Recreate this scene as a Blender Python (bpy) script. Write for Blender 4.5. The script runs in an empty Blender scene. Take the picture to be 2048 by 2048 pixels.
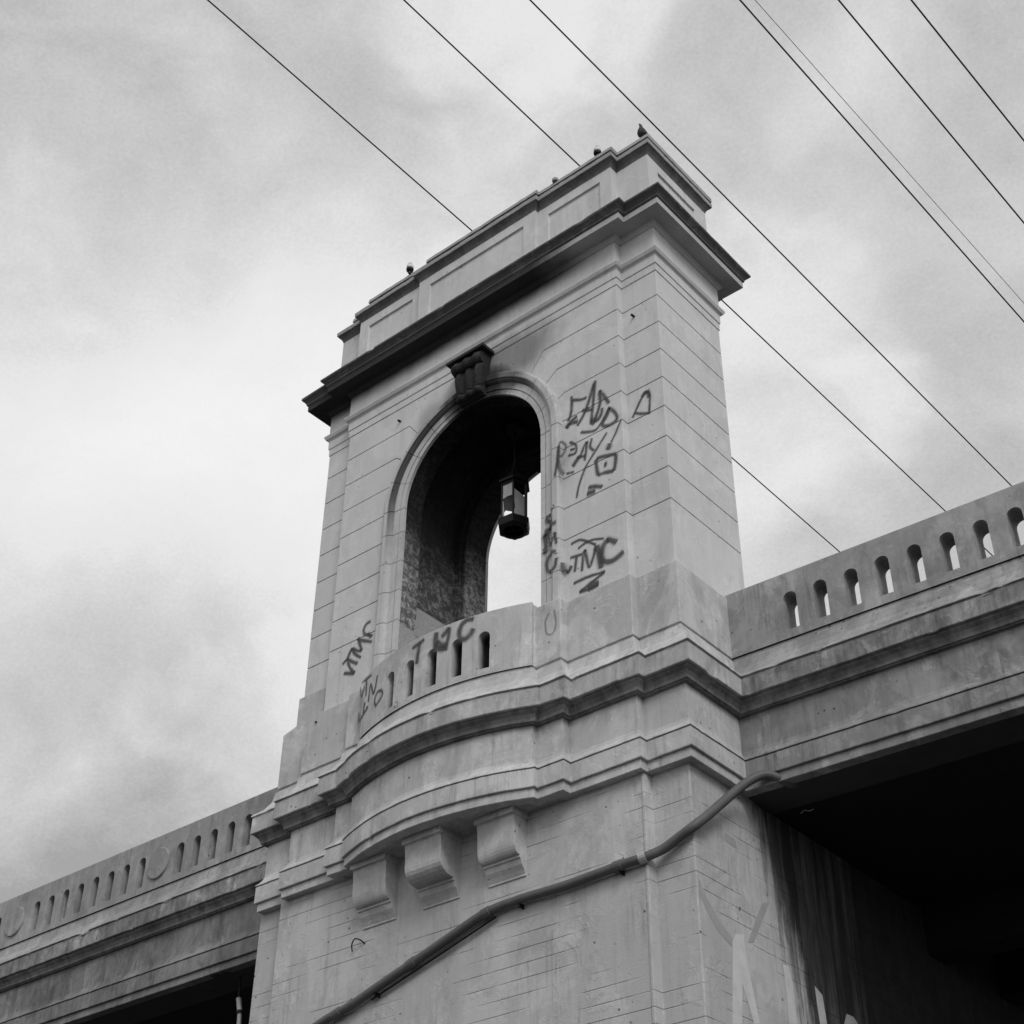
import bpy, bmesh, math, random
from math import sin, cos, pi, radians, atan2, sqrt
from mathutils import Matrix, Vector, noise

random.seed(7)
sc = bpy.context.scene
COL = sc.collection

# ------------------------------------------------------------------ camera
cd = bpy.data.cameras.new('camera')
cam = bpy.data.objects.new('camera', cd)
COL.objects.link(cam)
cd.sensor_width = 36.0
cd.lens = 52.95
cd.clip_start = 0.1
cd.clip_end = 5000
rx, ry, rz = (0.76365239, 0.64556182, 0.00921761), (0.38197308, -0.46326434, 0.79967663), (0.52051089, -0.60715409, -0.60036016)
cam.matrix_world = Matrix(((rx[0], ry[0], rz[0], 9.51918),
                           (rx[1], ry[1], rz[1], -14.634988),
                           (rx[2], ry[2], rz[2], -11.111401),
                           (0, 0, 0, 1)))
sc.camera = cam

# ------------------------------------------------------------------ colour management
sc.view_settings.view_transform = 'Standard'
sc.view_settings.look = 'None'
sc.view_settings.gamma = 1
sc.view_settings.exposure = 0
sc.view_settings.use_curve_mapping = False

# ------------------------------------------------------------------ sun (behind a thin overcast)
SUN_DIR = Vector((0.78, -0.55, 0.80)).normalized()      # towards the sun
sd = bpy.data.lights.new('sun', 'SUN')
sd.energy = 1.3
sd.angle = radians(22)
sd.color = (1.0, 1.0, 1.0)
sun = bpy.data.objects.new('sun', sd)
sun.rotation_euler = SUN_DIR.to_track_quat('Z', 'Y').to_euler()
COL.objects.link(sun)


# ------------------------------------------------------------------ tiny node maths
class S:
    """a socket with arithmetic"""
    def __init__(s, nt, sock): s.nt, s.k = nt, sock
    def _op(s, op, *a, clamp=False):
        n = s.nt.nodes.new('ShaderNodeMath'); n.operation = op; n.use_clamp = clamp
        for i, x in enumerate((s,) + a):
            if isinstance(x, S): s.nt.links.new(x.k, n.inputs[i])
            else: n.inputs[i].default_value = x
        return S(s.nt, n.outputs[0])
    def __add__(s, o): return s._op('ADD', o)
    def __radd__(s, o): return s._op('ADD', o)
    def __mul__(s, o): return s._op('MULTIPLY', o)
    def __rmul__(s, o): return s._op('MULTIPLY', o)
    def __sub__(s, o): return s._op('SUBTRACT', o)
    def __rsub__(s, o): return (s * -1.0) + o
    def __truediv__(s, o): return s._op('DIVIDE', o)
    def abs(s): return s._op('ABSOLUTE')
    def sq(s): return s._op('MULTIPLY', s)
    def sqrt(s): return s._op('SQRT')
    def max(s, o): return s._op('MAXIMUM', o)
    def min(s, o): return s._op('MINIMUM', o)
    def clamp(s): return s._op('ADD', 0.0, clamp=True)
    def frac(s): return s._op('FRACT')
    def step(s, a, b):                                  # smooth 0..1 from a to b (a > b allowed)
        n = s.nt.nodes.new('ShaderNodeMapRange'); n.interpolation_type = 'SMOOTHSTEP'
        flip = a > b
        lo, hi = (b, a) if flip else (a, b)
        s.nt.links.new(s.k, n.inputs['Value'])
        n.inputs['From Min'].default_value = lo; n.inputs['From Max'].default_value = hi
        n.inputs['To Min'].default_value = 1.0 if flip else 0.0
        n.inputs['To Max'].default_value = 0.0 if flip else 1.0
        return S(s.nt, n.outputs[0])


def combine(nt, x, y, z):
    n = nt.nodes.new('ShaderNodeCombineXYZ')
    for i, v in enumerate((x, y, z)):
        if isinstance(v, S): nt.links.new(v.k, n.inputs[i])
        else: n.inputs[i].default_value = v
    return S(nt, n.outputs[0])


def noise_tex(nt, vec, scale, detail=5.0, rough=0.55, dist=0.0):
    n = nt.nodes.new('ShaderNodeTexNoise')
    n.inputs['Scale'].default_value = scale
    n.inputs['Detail'].default_value = detail
    n.inputs['Roughness'].default_value = rough
    n.inputs['Distortion'].default_value = dist
    nt.links.new(vec.k, n.inputs['Vector'])
    return S(nt, n.outputs['Fac'])


def voro(nt, vec, scale, rand=1.0):
    n = nt.nodes.new('ShaderNodeTexVoronoi')
    n.inputs['Scale'].default_value = scale
    n.inputs['Randomness'].default_value = rand
    nt.links.new(vec.k, n.inputs['Vector'])
    return S(nt, n.outputs['Distance'])


# ------------------------------------------------------------------ sky: daylight under cloud, as the black-and-white film saw it
world = bpy.data.worlds.new('World')
sc.world = world
world.use_nodes = True
nt = world.node_tree
nt.nodes.clear()
sky = nt.nodes.new('ShaderNodeTexSky')
sky.sky_type = 'NISHITA'
sky.sun_disc = False
sky.sun_elevation = math.asin(SUN_DIR.z)
sky.sun_rotation = math.atan2(SUN_DIR.x, SUN_DIR.y)
bw = nt.nodes.new('ShaderNodeRGBToBW')
nt.links.new(sky.outputs[0], bw.inputs[0])
tc = nt.nodes.new('ShaderNodeTexCoord')
sep = nt.nodes.new('ShaderNodeSeparateXYZ')
nt.links.new(tc.outputs['Generated'], sep.inputs[0])
dx, dy, dz = (S(nt, sep.outputs[i]) for i in range(3))
def spread(v, k): return combine(nt, dx + v * k, dy - v * k * 0.6, dz * 1.35 + v * k * 0.4)
base = combine(nt, dx, dy, dz * 1.35)
warp = noise_tex(nt, base, 2.6, 3.0) - 0.5
cv = spread(warp, 0.35)
big = noise_tex(nt, cv, 2.3, 2.0, 0.45)
mid = noise_tex(nt, cv, 6.5, 5.0, 0.55, 0.2)
wisp = noise_tex(nt, base, 26.0, 4.0, 0.6)
def lobe(v, r0, r1, wob=0.003):
    v = Vector(v).normalized()
    d = dx * v.x + dy * v.y + dz * v.z + (mid - 0.5) * wob * 6.0
    return d.step(cos(radians(r1)), cos(radians(r0)))
val = (big - 0.5) * 0.30 + (mid - 0.5) * 0.62 + (wisp - 0.5) * 0.10 + (noise_tex(nt, base, 420.0, 2.0, 0.6) - 0.5) * 0.13 + 0.655
val = val + lobe((-0.68, 0.44, 0.57), 0, 20) * 0.26 + lobe((-0.60, 0.50, 0.62), 0, 12) * 0.08
val = val - lobe((-0.56, 0.27, 0.79), 0, 15) * 0.09 - lobe((-0.43, 0.40, 0.81), 1, 6) * 0.06 + lobe((-0.36, 0.42, 0.83), 1, 7) * 0.14
val = val - lobe((-0.77, 0.50, 0.37), 0, 16) * 0.40 - lobe((-0.645, 0.31, 0.70), 0, 7) * 0.10 + lobe((-0.69, 0.54, 0.48), 1, 5) * 0.08
val = val - lobe((-0.22, 0.58, 0.78), 2, 10) * 0.10 - lobe((-0.30, 0.72, 0.62), 1, 8) * 0.10 + lobe((-0.37, 0.65, 0.67), 1, 7) * 0.14
val = val.max(0.36)
val = (val - (val - 0.78).max(0.0) * 0.62).min(0.93) + lobe(SUN_DIR, 5, 55, 0.0) * 0.45          # the cloud is brightest where the sun stands behind it
val = val.max(0.36).min(1.25)
skyv = S(nt, bw.outputs[0]) * 0.10 + val * 10.0     # sky light filtered through the cloud layer
below = dz.step(0.0, -0.12)
skyv = skyv * (1.0 - below * 0.85)
bg = nt.nodes.new('ShaderNodeBackground')
nt.links.new(skyv.k, bg.inputs['Color'])
bg.inputs['Strength'].default_value = 0.1
wo = nt.nodes.new('ShaderNodeOutputWorld')
nt.links.new(bg.outputs[0], wo.inputs[0])


# ------------------------------------------------------------------ materials
def new_mat(name):
    m = bpy.data.materials.new(name); m.use_nodes = True
    t = m.node_tree; t.nodes.clear()
    b = t.nodes.new('ShaderNodeBsdfPrincipled')
    o = t.nodes.new('ShaderNodeOutputMaterial')
    t.links.new(b.outputs[0], o.inputs[0])
    b.inputs['Specular IOR Level'].default_value = 0.25
    return m, t, b


CXM, ZSM = -3.80, 4.45

CBM, YCBM, RBM = -3.96, 3.7579, 4.5459
def concrete(name, base=0.40, mottle=0.30, streak=0.22, fine=0.14, pits=0.5, bump=0.35,
             boards=0.0, soot_shade=0, rough=0.9, grime=0.0, peel=0.0, blotch=0.0, wear=0.0):
    m, t, b = new_mat(name)
    g = t.nodes.new('ShaderNodeNewGeometry')
    pos = S(t, g.outputs['Position'])
    sp = t.nodes.new('ShaderNodeSeparateXYZ'); t.links.new(pos.k, sp.inputs[0])
    x, y, z = (S(t, sp.outputs[i]) for i in range(3))
    n1 = noise_tex(t, pos, 0.55, 5.0, 0.6)
    n2 = noise_tex(t, pos, 3.2, 8.0, 0.65, 0.3)
    n3 = noise_tex(t, combine(t, x * 5.0, y * 5.0, z * 0.35), 1.0, 5.0, 0.6)
    n4 = noise_tex(t, pos, 46.0, 4.0, 0.8)
    v = (n1 - 0.5) * (mottle * 1.3) + (n2 - 0.5) * mottle + (n3 - 0.5) * streak + (n4 - 0.5) * fine + 1.0
    # small holes and chips
    pd = voro(t, pos, 5.5)
    pm = pd.step(0.13, 0.05) * noise_tex(t, pos, 1.3, 2.0).step(0.50, 0.62)
    v = v * (1.0 - pm * pits)
    height = n2 * 0.5 + n4 * 0.25 - pm * 0.8
    if peel:                                            # thin pale skins where old paint still holds
        pk = noise_tex(t, combine(t, x * 1.0, y * 1.0, z * 0.8), 2.1, 9.0, 0.72, 0.6).step(0.54, 0.60)
        v = v * (1.0 + pk * peel)
        height = height + pk * 0.25
    if boards:                                          # faint lines left by the shuttering
        fz = (z * (1.0 / 0.197) + noise_tex(t, combine(t, x * 0.3, y * 0.3, z * 0.0), 1.0, 2.0) * 0.12).frac()
        ln = (fz - 0.5).abs().step(0.455, 0.497)
        gate = noise_tex(t, combine(t, x * 0.55, y * 0.55, z * 1.6), 1.0, 4.0, 0.65).step(0.46, 0.60)
        rip = noise_tex(t, combine(t, x * 1.2, y * 1.2, z * 40.0), 1.0, 3.0)
        worn = noise_tex(t, combine(t, x * 14.0, y * 14.0, z * 3.0), 1.0, 6.0, 0.7)
        wg = noise_tex(t, pos, 0.62, 3.0).step(0.5, 0.62)
        v = v * (1.0 - ln * gate * boards * 0.7) + (rip - 0.5) * 0.05 + (worn - 0.5) * (wg * 0.55 + 0.12)
        height = height - ln * gate * 1.2 + rip * 0.12 + worn * wg * 0.5
    if grime:
        gm = noise_tex(t, pos, 2.4, 9.0, 0.72, 0.4).step(0.40, 0.60)
        gs = noise_tex(t, combine(t, x * 9.0, y * 9.0, z * 0.7), 1.0, 5.0, 0.6).step(0.42, 0.66)
        v = v * (1.0 - (gm * 0.6 + gs * 0.4) * grime)
    if blotch:                                          # cloudy repair washes, lighter and darker, with broken edges
        w1 = noise_tex(t, combine(t, x * 1.0, y * 1.0, z * 0.75 + 4.0), 0.85, 8.0, 0.68, 0.8).step(0.50, 0.57)
        w2 = noise_tex(t, combine(t, x * 1.0 + 7.0, y * 1.0, z * 0.6), 1.25, 8.0, 0.7, 0.6).step(0.53, 0.60)
        run = noise_tex(t, combine(t, x * 11.0, y * 11.0, z * 0.55), 1.0, 6.0, 0.7).step(0.50, 0.72)
        rg = noise_tex(t, pos, 0.8, 3.0).step(0.42, 0.60)
        v = v * (1.0 + w1 * blotch * 0.55) * (1.0 - w2 * blotch * 0.5) * (1.0 - run * rg * blotch * 1.1)
        speck = noise_tex(t, pos, 75.0, 3.0, 0.8).step(0.60, 0.72)
        v = v * (1.0 - speck * blotch * 0.5)
    if wear:                                            # worn and dirty arrises
        bv = t.nodes.new('ShaderNodeBevel'); bv.samples = 3; bv.inputs['Radius'].default_value = 0.022
        dp = t.nodes.new('ShaderNodeVectorMath'); dp.operation = 'DOT_PRODUCT'
        t.links.new(bv.outputs[0], dp.inputs[0]); t.links.new(g.outputs['Normal'], dp.inputs[1])
        em = S(t, dp.outputs['Value']).step(0.995, 0.90)
        chip = noise_tex(t, pos, 7.0, 5.0, 0.7)
        v = v * (1.0 + em * chip.step(0.45, 0.60) * wear) * (1.0 - em * chip.step(0.48, 0.36) * wear * 1.3)
    k = None
    if soot_shade in (1, 2, 4):                                  # smoke from fires lit in the arch
        nn = noise_tex(t, pos, 1.5, 7.0, 0.62, 0.4) * 0.62 + noise_tex(t, combine(t, x * 4.5, y * 4.5, z * 0.8), 1.0, 7.0, 0.7) * 0.38
        def blob(cx, cy, cz, ax, ay, az):
            d = (((x - cx) / ax).sq() + ((y - cy) / ay).sq() + ((z - cz) / az).sq()).sqrt() + (nn - 0.5) * 0.9
            return d.step(1.15, 0.45)
        a = blob(-3.72, -0.3, 6.15, 1.0, 1.2, 0.75).max(blob(-3.0, -0.2, 6.6, 1.25, 1.0, 0.62) * 0.60)
        a = a.max(blob(-4.7, -0.3, 6.1, 0.6, 1.0, 0.5) * 0.35)
        if soot_shade == 2:                                   # cornice soffit and the top of the frieze
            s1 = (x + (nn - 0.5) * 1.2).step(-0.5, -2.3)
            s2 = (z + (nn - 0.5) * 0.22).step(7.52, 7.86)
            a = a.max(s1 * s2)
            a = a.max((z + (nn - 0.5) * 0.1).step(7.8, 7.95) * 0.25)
        if soot_shade == 4:                                   # shade of the lip painted into the hollow round the arch, plus smoke
            rad = ((x - CXM).sq() + (z - ZSM).max(0.0).sq()).sqrt()
            ring = rad.step(1.715, 1.740) * rad.step(1.85, 1.81)
            a = a.max(ring * (z + (nn - 0.5) * 0.8).step(3.1, 4.9) * ((x - CXM) + (nn - 0.5) * 0.8).step(1.7, 1.2) * 0.90)
            a = a.max(blob(-3.15, -0.2, 6.1, 1.0, 1.0, 0.45) * 0.75)
        k = a
        v = v * (1.0 - k * 0.93)
    if soot_shade == 3:                                       # shade under the deck painted on the pier side, broken into sooty streaks
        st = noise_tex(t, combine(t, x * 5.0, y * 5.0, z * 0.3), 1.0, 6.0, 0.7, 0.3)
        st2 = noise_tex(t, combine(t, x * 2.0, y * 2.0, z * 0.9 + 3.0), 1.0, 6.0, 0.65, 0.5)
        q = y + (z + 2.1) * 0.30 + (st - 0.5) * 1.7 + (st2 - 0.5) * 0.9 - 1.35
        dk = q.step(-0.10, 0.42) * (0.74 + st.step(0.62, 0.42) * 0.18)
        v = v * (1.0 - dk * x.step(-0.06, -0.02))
    if soot_shade == 5:                                       # the depth shade of the balcony slots, painted into the colour
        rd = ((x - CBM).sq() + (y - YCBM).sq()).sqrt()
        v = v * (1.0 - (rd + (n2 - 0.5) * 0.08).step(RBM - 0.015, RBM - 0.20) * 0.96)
    if soot_shade == 6:                                       # painted shade deepening into the slots of the left span
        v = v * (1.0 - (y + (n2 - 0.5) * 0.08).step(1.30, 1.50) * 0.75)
    v = v * base
    v = v.max(0.008)
    rgb = combine(t, v, v, v)
    t.links.new(rgb.k, b.inputs['Base Color'])
    b.inputs['Roughness'].default_value = rough
    bp = t.nodes.new('ShaderNodeBump')
    bp.inputs['Strength'].default_value = bump
    bp.inputs['Distance'].default_value = 0.03
    t.links.new(height.k, bp.inputs['Height'])
    t.links.new(bp.outputs[0], b.inputs['Normal'])
    return m


def vault_mat():
    """inside of the arch: black smoke above, spalled and blotched below, repainted pale at the foot"""
    m, t, b = new_mat('sooty concrete')
    g = t.nodes.new('ShaderNodeNewGeometry')
    pos = S(t, g.outputs['Position'])
    sp = t.nodes.new('ShaderNodeSeparateXYZ'); t.links.new(pos.k, sp.inputs[0])
    x, y, z = (S(t, sp.outputs[i]) for i in range(3))
    n1 = noise_tex(t, pos, 1.1, 6.0, 0.6, 0.3)
    n2 = noise_tex(t, pos, 9.0, 8.0, 0.75, 0.5)
    n3 = noise_tex(t, pos, 30.0, 4.0, 0.7)
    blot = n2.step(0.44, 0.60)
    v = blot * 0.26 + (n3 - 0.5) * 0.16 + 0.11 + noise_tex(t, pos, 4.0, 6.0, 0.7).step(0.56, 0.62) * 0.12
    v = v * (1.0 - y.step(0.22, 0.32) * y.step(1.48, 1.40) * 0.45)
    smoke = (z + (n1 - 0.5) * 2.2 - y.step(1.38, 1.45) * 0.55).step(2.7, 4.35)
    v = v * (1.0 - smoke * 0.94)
    dado = (z + (n1 - 0.5) * 0.05 + (n2 - 0.5) * 0.06 - y.step(0.22, 0.32) * 0.62)
    dd = dado.step(2.14, 2.12)
    v = v * (1.0 - dd) + dd * (0.36 + (n2 - 0.5) * 0.10)
    jl = ((z - 0.02 - 2.178) * (1.0 / 0.5867)).frac()
    ln = (jl - 0.5).abs().step(0.48, 0.498)
    v = (v * (1.0 - ln * 0.5)).max(0.006)
    rgb = combine(t, v, v, v)
    t.links.new(rgb.k, b.inputs['Base Color'])
    b.inputs['Roughness'].default_value = 0.95
    bp = t.nodes.new('ShaderNodeBump'); bp.inputs['Strength'].default_value = 0.5; bp.inputs['Distance'].default_value = 0.03
    hh = blot * 0.5 + n3 * 0.2 - ln
    t.links.new(hh.k, bp.inputs['Height']); t.links.new(bp.outputs[0], b.inputs['Normal'])
    return m


def plain(name, v, rough=0.6, metal=0.0, var=0.25, scale=20.0):
    m, t, b = new_mat(name)
    tcn = t.nodes.new('ShaderNodeTexCoord')
    n = noise_tex(t, S(t, tcn.outputs['Object']), scale, 5.0, 0.65)
    q = ((n - 0.5) * (2 * var) + 1.0) * v
    rgb = combine(t, q, q, q)
    t.links.new(rgb.k, b.inputs['Base Color'])
    b.inputs['Roughness'].default_value = rough
    b.inputs['Metallic'].default_value = metal
    return m


def spray(name, v, cover=0.85, soft=0.5):
    """sprayed paint that lets some concrete through (uv y runs across the stroke)"""
    m, t, b = new_mat(name)
    v0 = v
    g = t.nodes.new('ShaderNodeNewGeometry')
    pos = S(t, g.outputs['Position'])
    uvn = t.nodes.new('ShaderNodeUVMap')
    sp = t.nodes.new('ShaderNodeSeparateXYZ'); t.links.new(uvn.outputs[0], sp.inputs[0])
    w = S(t, sp.outputs[1])
    n = noise_tex(t, pos, 22.0, 5.0, 0.7)
    edge = (w - 0.5).abs() * 2.0 + (n - 0.5) * 0.35
    a = (edge.step(0.70, 0.22) * cover).max(edge.step(1.0, 0.35) * cover * soft * 0.42)
    a = a * (noise_tex(t, pos, 6.0, 4.0).step(0.22, 0.5) * 0.35 + 0.65)
    b.inputs['Base Color'].default_value = (v0, v0, v0, 1)
    b.inputs['Roughness'].default_value = 0.7
    t.links.new(a.clamp().k, b.inputs['Alpha'])
    return m


M = {}
M['wall'] = concrete('weathered concrete', 0.54, 0.17, 0.16, 0.12, 0.6, 0.28, soot_shade=1, peel=0.05, blotch=0.14, wear=0.14)
M['wall2'] = concrete('weathered concrete under the cornice', 0.54, 0.17, 0.16, 0.12, 0.4, 0.24, soot_shade=2, blotch=0.14)
M['ped'] = concrete('pedestal concrete', 0.46, 0.24, 0.30, 0.16, 0.7, 0.42, grime=0.12, peel=0.12, blotch=0.30, wear=0.28)
M['balc'] = concrete('balcony concrete', 0.46, 0.24, 0.30, 0.16, 0.7, 0.42, grime=0.12, peel=0.12, blotch=0.30, wear=0.28, soot_shade=5)
M['parl'] = concrete('left parapet concrete', 0.31, 0.26, 0.32, 0.16, 0.6, 0.4, grime=0.20, peel=0.12, blotch=0.36, wear=0.25, soot_shade=6)
M['band'] = concrete('moulding concrete', 0.42, 0.30, 0.40, 0.18, 0.7, 0.45, grime=0.25, peel=0.12, blotch=0.30, wear=0.28)
M['pier'] = concrete('board marked concrete', 0.43, 0.20, 0.22, 0.20, 0.8, 0.5, boards=0.75, peel=0.07, soot_shade=3, blotch=0.24, wear=0.2)
M['bridge'] = concrete('bridge concrete', 0.31, 0.26, 0.32, 0.16, 0.6, 0.4, grime=0.20, peel=0.12, blotch=0.36, wear=0.25)
M['bridge_mid'] = concrete('weathered span concrete', 0.25, 0.28, 0.40, 0.16, 0.6, 0.4, grime=0.25, peel=0.3, blotch=0.45)
M['bridge_old'] = concrete('darker stained bridge concrete', 0.20, 0.30, 0.45, 0.16, 0.6, 0.4, grime=0.30, peel=0.2, blotch=0.5)
M['bridgedirty'] = concrete('stained bridge moulding', 0.28, 0.40, 0.50, 0.18, 0.6, 0.45, grime=0.55, peel=0.45, blotch=0.4)
M['cove'] = concrete('dirt blackened cove', 0.185, 0.9, 0.7, 0.2, 0.5, 0.45, grime=0.55)
M['capdark'] = concrete('mould stained cap moulding', 0.14, 0.7, 0.3, 0.3, 0.5, 0.5, grime=0.4)
M['ring'] = concrete('arch surround concrete', 0.47, 0.20, 0.20, 0.14, 0.6, 0.35, soot_shade=4, peel=0.05, blotch=0.22)
M['mould'] = concrete('mould blackened concrete', 0.085, 0.7, 0.35, 0.35, 0.6, 0.6, peel=0.5)
M['cap'] = concrete('attic cap concrete', 0.34, 0.35, 0.25, 0.2, 0.6, 0.5, grime=0.2)
M['soffit'] = concrete('shade darkened underside concrete', 0.013, 0.5, 0.3, 0.3, 0.4, 0.4)  # near-black base stands in for the shade beneath the spans
M['deep'] = concrete('pier concrete darkened by deck shade', 0.045, 0.4, 0.9, 0.2, 0.4, 0.4, boards=0.4, grime=0.4)  # pier copy with the shade under the deck put into its colour
M['vault'] = vault_mat()
M['key'] = concrete('smoke blackened stone', 0.024, 0.5, 0.4, 0.3, 0.4, 0.5, peel=0.6)
M['iron'] = plain('black iron', 0.018, 0.5, 0.6)
M['glass'] = plain('frosted lantern glass', 0.42, 0.35, 0.0, 0.35, 9.0)
M['conduit'] = plain('grey painted conduit', 0.10, 0.5, 0.0, 0.35, 5.0)
M['clamp'] = plain('galvanised clamp', 0.4, 0.5, 0.3)
M['cable'] = plain('weathered cable', 0.02, 0.6, 0.0, 0.1)
M['feather'] = plain('pigeon feathers', 0.045, 0.8, 0.0, 0.5, 30.0)
M['bulb'] = plain('white lamp dome', 0.65, 0.3)
M['ground'] = plain('asphalt ground', 0.05, 0.9, 0.0, 0.3, 0.6)
M['paint'] = spray('black spray paint', 0.065, 0.76, 0.9)
M['edge'] = concrete('shade dark deck edge concrete', 0.05, 0.5, 0.3, 0.3, 0.4, 0.4)  # base tone carries the shade on the underside of the deck edge
M['paint2'] = spray('thin grey spray paint', 0.10, 0.35, 0.7)
M['white'] = plain('pale masking paint', 0.58, 0.85, 0.0, 0.28, 5.0)
M['greypaint'] = plain('grey masking paint', 0.345, 0.85, 0.0, 0.22, 5.0)

# ------------------------------------------------------------------ mesh helpers
def link(name, bm, mat, parent=None, smooth=False, bevel=0.0, segs=2):
    me = bpy.data.meshes.new(name)
    bmesh.ops.recalc_face_normals(bm, faces=bm.faces[:])
    bm.to_mesh(me); bm.free()
    o = bpy.data.objects.new(name, me)
    me.materials.append(mat)
    if smooth:
        for p in me.polygons: p.use_smooth = True
    if bevel:
        b = o.modifiers.new('bevel', 'BEVEL'); b.width = bevel; b.segments = segs
        b.limit_method = 'ANGLE'; b.angle_limit = radians(35)
    COL.objects.link(o)
    if parent: o.parent = parent
    return o


def tag(o, label=None, cat=None, group=None, kind=None):
    if label: o['label'] = label
    if cat: o['category'] = cat
    if group: o['group'] = group
    if kind: o['kind'] = kind
    return o


def empty(name, label, cat, group=None):
    o = bpy.data.objects.new(name, None); COL.objects.link(o)
    return tag(o, label, cat, group)


def prism(bm, poly, lo, hi, axis):
    """poly in the plane across `axis` ('y': (x,z), 'z': (x,y), 'x': (y,z)), extruded from lo to hi"""
    def P(a, b, c):
        return (a, c, b) if axis == 'y' else ((a, b, c) if axis == 'z' else (c, a, b))
    A = [bm.verts.new(P(p[0], p[1], lo)) for p in poly]
    B = [bm.verts.new(P(p[0], p[1], hi)) for p in poly]
    n = len(poly)
    fa = bm.faces.new(A); fb = bm.faces.new(B[::-1])
    for i in range(n):
        bm.faces.new((A[i], B[i], B[(i + 1) % n], A[(i + 1) % n]))
    if n > 4:
        fa.normal_update(); fb.normal_update(); bmesh.ops.triangulate(bm, faces=[fa, fb])


def box(bm, x0, x1, y0, y1, z0, z1):
    prism(bm, [(x0, y0), (x1, y0), (x1, y1), (x0, y1)], z0, z1, 'z')


def loft(bm, rings, closed_ring=True, cap=True):
    V = [[bm.verts.new(p) for p in r] for r in rings]
    n = len(V[0]); m = n if closed_ring else n - 1
    for a, b in zip(V, V[1:]):
        for i in range(m):
            bm.faces.new((a[i], a[(i + 1) % n], b[(i + 1) % n], b[i]))
    if cap:
        f1 = bm.faces.new(V[0]); f2 = bm.faces.new(V[-1][::-1])
        if n > 4:
            f1.normal_update(); f2.normal_update(); bmesh.ops.triangulate(bm, faces=[f1, f2])


def jit(p, s=0.9, a=0.004):
    p = Vector(p)
    return a * (noise.noise(p * s * 2.3) * 0.9 + noise.noise(p * s * 9.0) * 1.1)


def sweep(path, prof, step=0.25, wob=0.004, closed=False, chip=0.0):
    """profile [(out, z)] swept along a plan path with mitred corners; outside is on the left.
    Straight runs are resampled and waver by a few millimetres, as cast concrete does."""
    n = len(path); pts = []
    segn = n if closed else n - 1
    nor = []
    for i in range(segn):
        a = Vector(path[i]); b = Vector(path[(i + 1) % n]); d = (b - a).normalized(); nor.append(Vector((-d.y, d.x)))
    for i in range(n):
        if closed: n0, n1 = nor[i - 1], nor[i % segn]
        else: n0 = nor[max(i - 1, 0)]; n1 = nor[min(i, segn - 1)]
        m = (n0 + n1); m = m / max(0.25, (1 + n0.dot(n1)))
        pts.append((Vector(path[i]), m))
        if i < segn:
            a = Vector(path[i]); b = Vector(path[(i + 1) % n]); L = (b - a).length
            k = int(L / step)
            for j in range(1, k):
                t = j / k
                pts.append((a.lerp(b, t), nor[i]))
    bm = bmesh.new(); rings = []; omax = max(o for o, z in prof)
    for (p, m) in pts:
        r = []
        for q, (o, z) in enumerate(prof):
            w = jit((p.x, p.y, z * 1.5), 1.1, wob); w2 = jit((p.x + 9, p.y, z * 0.7), 0.8, wob)
            if chip and o > omax - 0.012:                # broken arrises along the lip
                o -= max(0.0, noise.noise(Vector((p.x * 5.3, p.y * 5.3, z * 3.0))) - 0.27) * chip * (0.3 + 1.6 * abs(noise.noise(Vector((p.x * 21, p.y * 21, z)))))
            c = p + m * (o + w)
            r.append((c.x, c.y, z + w2))
        rings.append(r)
    if closed: rings.append(rings[0])
    loft(bm, rings, True, not closed)
    if closed: bmesh.ops.remove_doubles(bm, verts=bm.verts[:], dist=1e-5)
    return bm


def tube(bm, pts, r, n=8, cap=True):
    pts = [Vector(p) for p in pts]; rings = []
    up = Vector((0, 0, 1))
    for i, p in enumerate(pts):
        d = (pts[min(i + 1, len(pts) - 1)] - pts[max(i - 1, 0)]).normalized()
        if abs(d.dot(up)) > 0.98: up = Vector((1, 0, 0))
        a = d.cross(up).normalized(); b = a.cross(d).normalized()
        rr = r[i] if isinstance(r, (list, tuple)) else r
        rings.append([p + (a * cos(2 * pi * k / n) + b * sin(2 * pi * k / n)) * rr for k in range(n)])
    loft(bm, rings, True, cap)


def smooth_path(P, k=6):
    P = [Vector(p) for p in P]; out = []
    for i in range(len(P) - 1):
        p0 = P[max(i - 1, 0)]; p1 = P[i]; p2 = P[i + 1]; p3 = P[min(i + 2, len(P) - 1)]
        for j in range(k):
            t = j / k
            out.append(0.5 * ((2 * p1) + (p2 - p0) * t + (2 * p0 - 5 * p1 + 4 * p2 - p3) * t * t + (3 * p1 - p0 - 3 * p2 + p3) * t ** 3))
    out.append(P[-1]); return out


def lathe(bm, prof, cx, cy, cz, n=16):
    loft(bm, [[(cx + r * cos(2 * pi * k / n), cy + r * sin(2 * pi * k / n), cz + z) for k in range(n)] for r, z in prof], True, True)


# ------------------------------------------------------------------ measurements of the place (metres)
J = [6.864, 6.306, 5.715, 5.123, 4.534, 3.947, 3.353, 2.771, 2.178]      # scored joints of the shaft
XR, XL = 0.0, -7.602                    # outer corners of the shaft
BR, BL = -0.692, -6.917                 # edges of the projecting bay
YS, YB = 0.0, -0.143                    # strip face and bay face
YT, YBB = 1.85, 1.993                   # the same at the back
CX, ZS, RA = -3.800, 4.45, 1.51         # arch centre line, springing, radius
PP, ZP = 0.058, 1.02                    # plinth projection and height
GAP = 0.008
GROUND = -12.75

ground = bmesh.new()
N = 24
for i in range(N):
    pass
gv = [[ground.verts.new((-600 + 1200 * i / N, -600 + 1200 * j / N, GROUND)) for j in range(N + 1)] for i in range(N + 1)]
for i in range(N):
    for j in range(N): ground.faces.new((gv[i][j], gv[i + 1][j], gv[i + 1][j + 1], gv[i][j + 1]))
tag(link('ground', ground, M['ground']), kind='structure')

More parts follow.
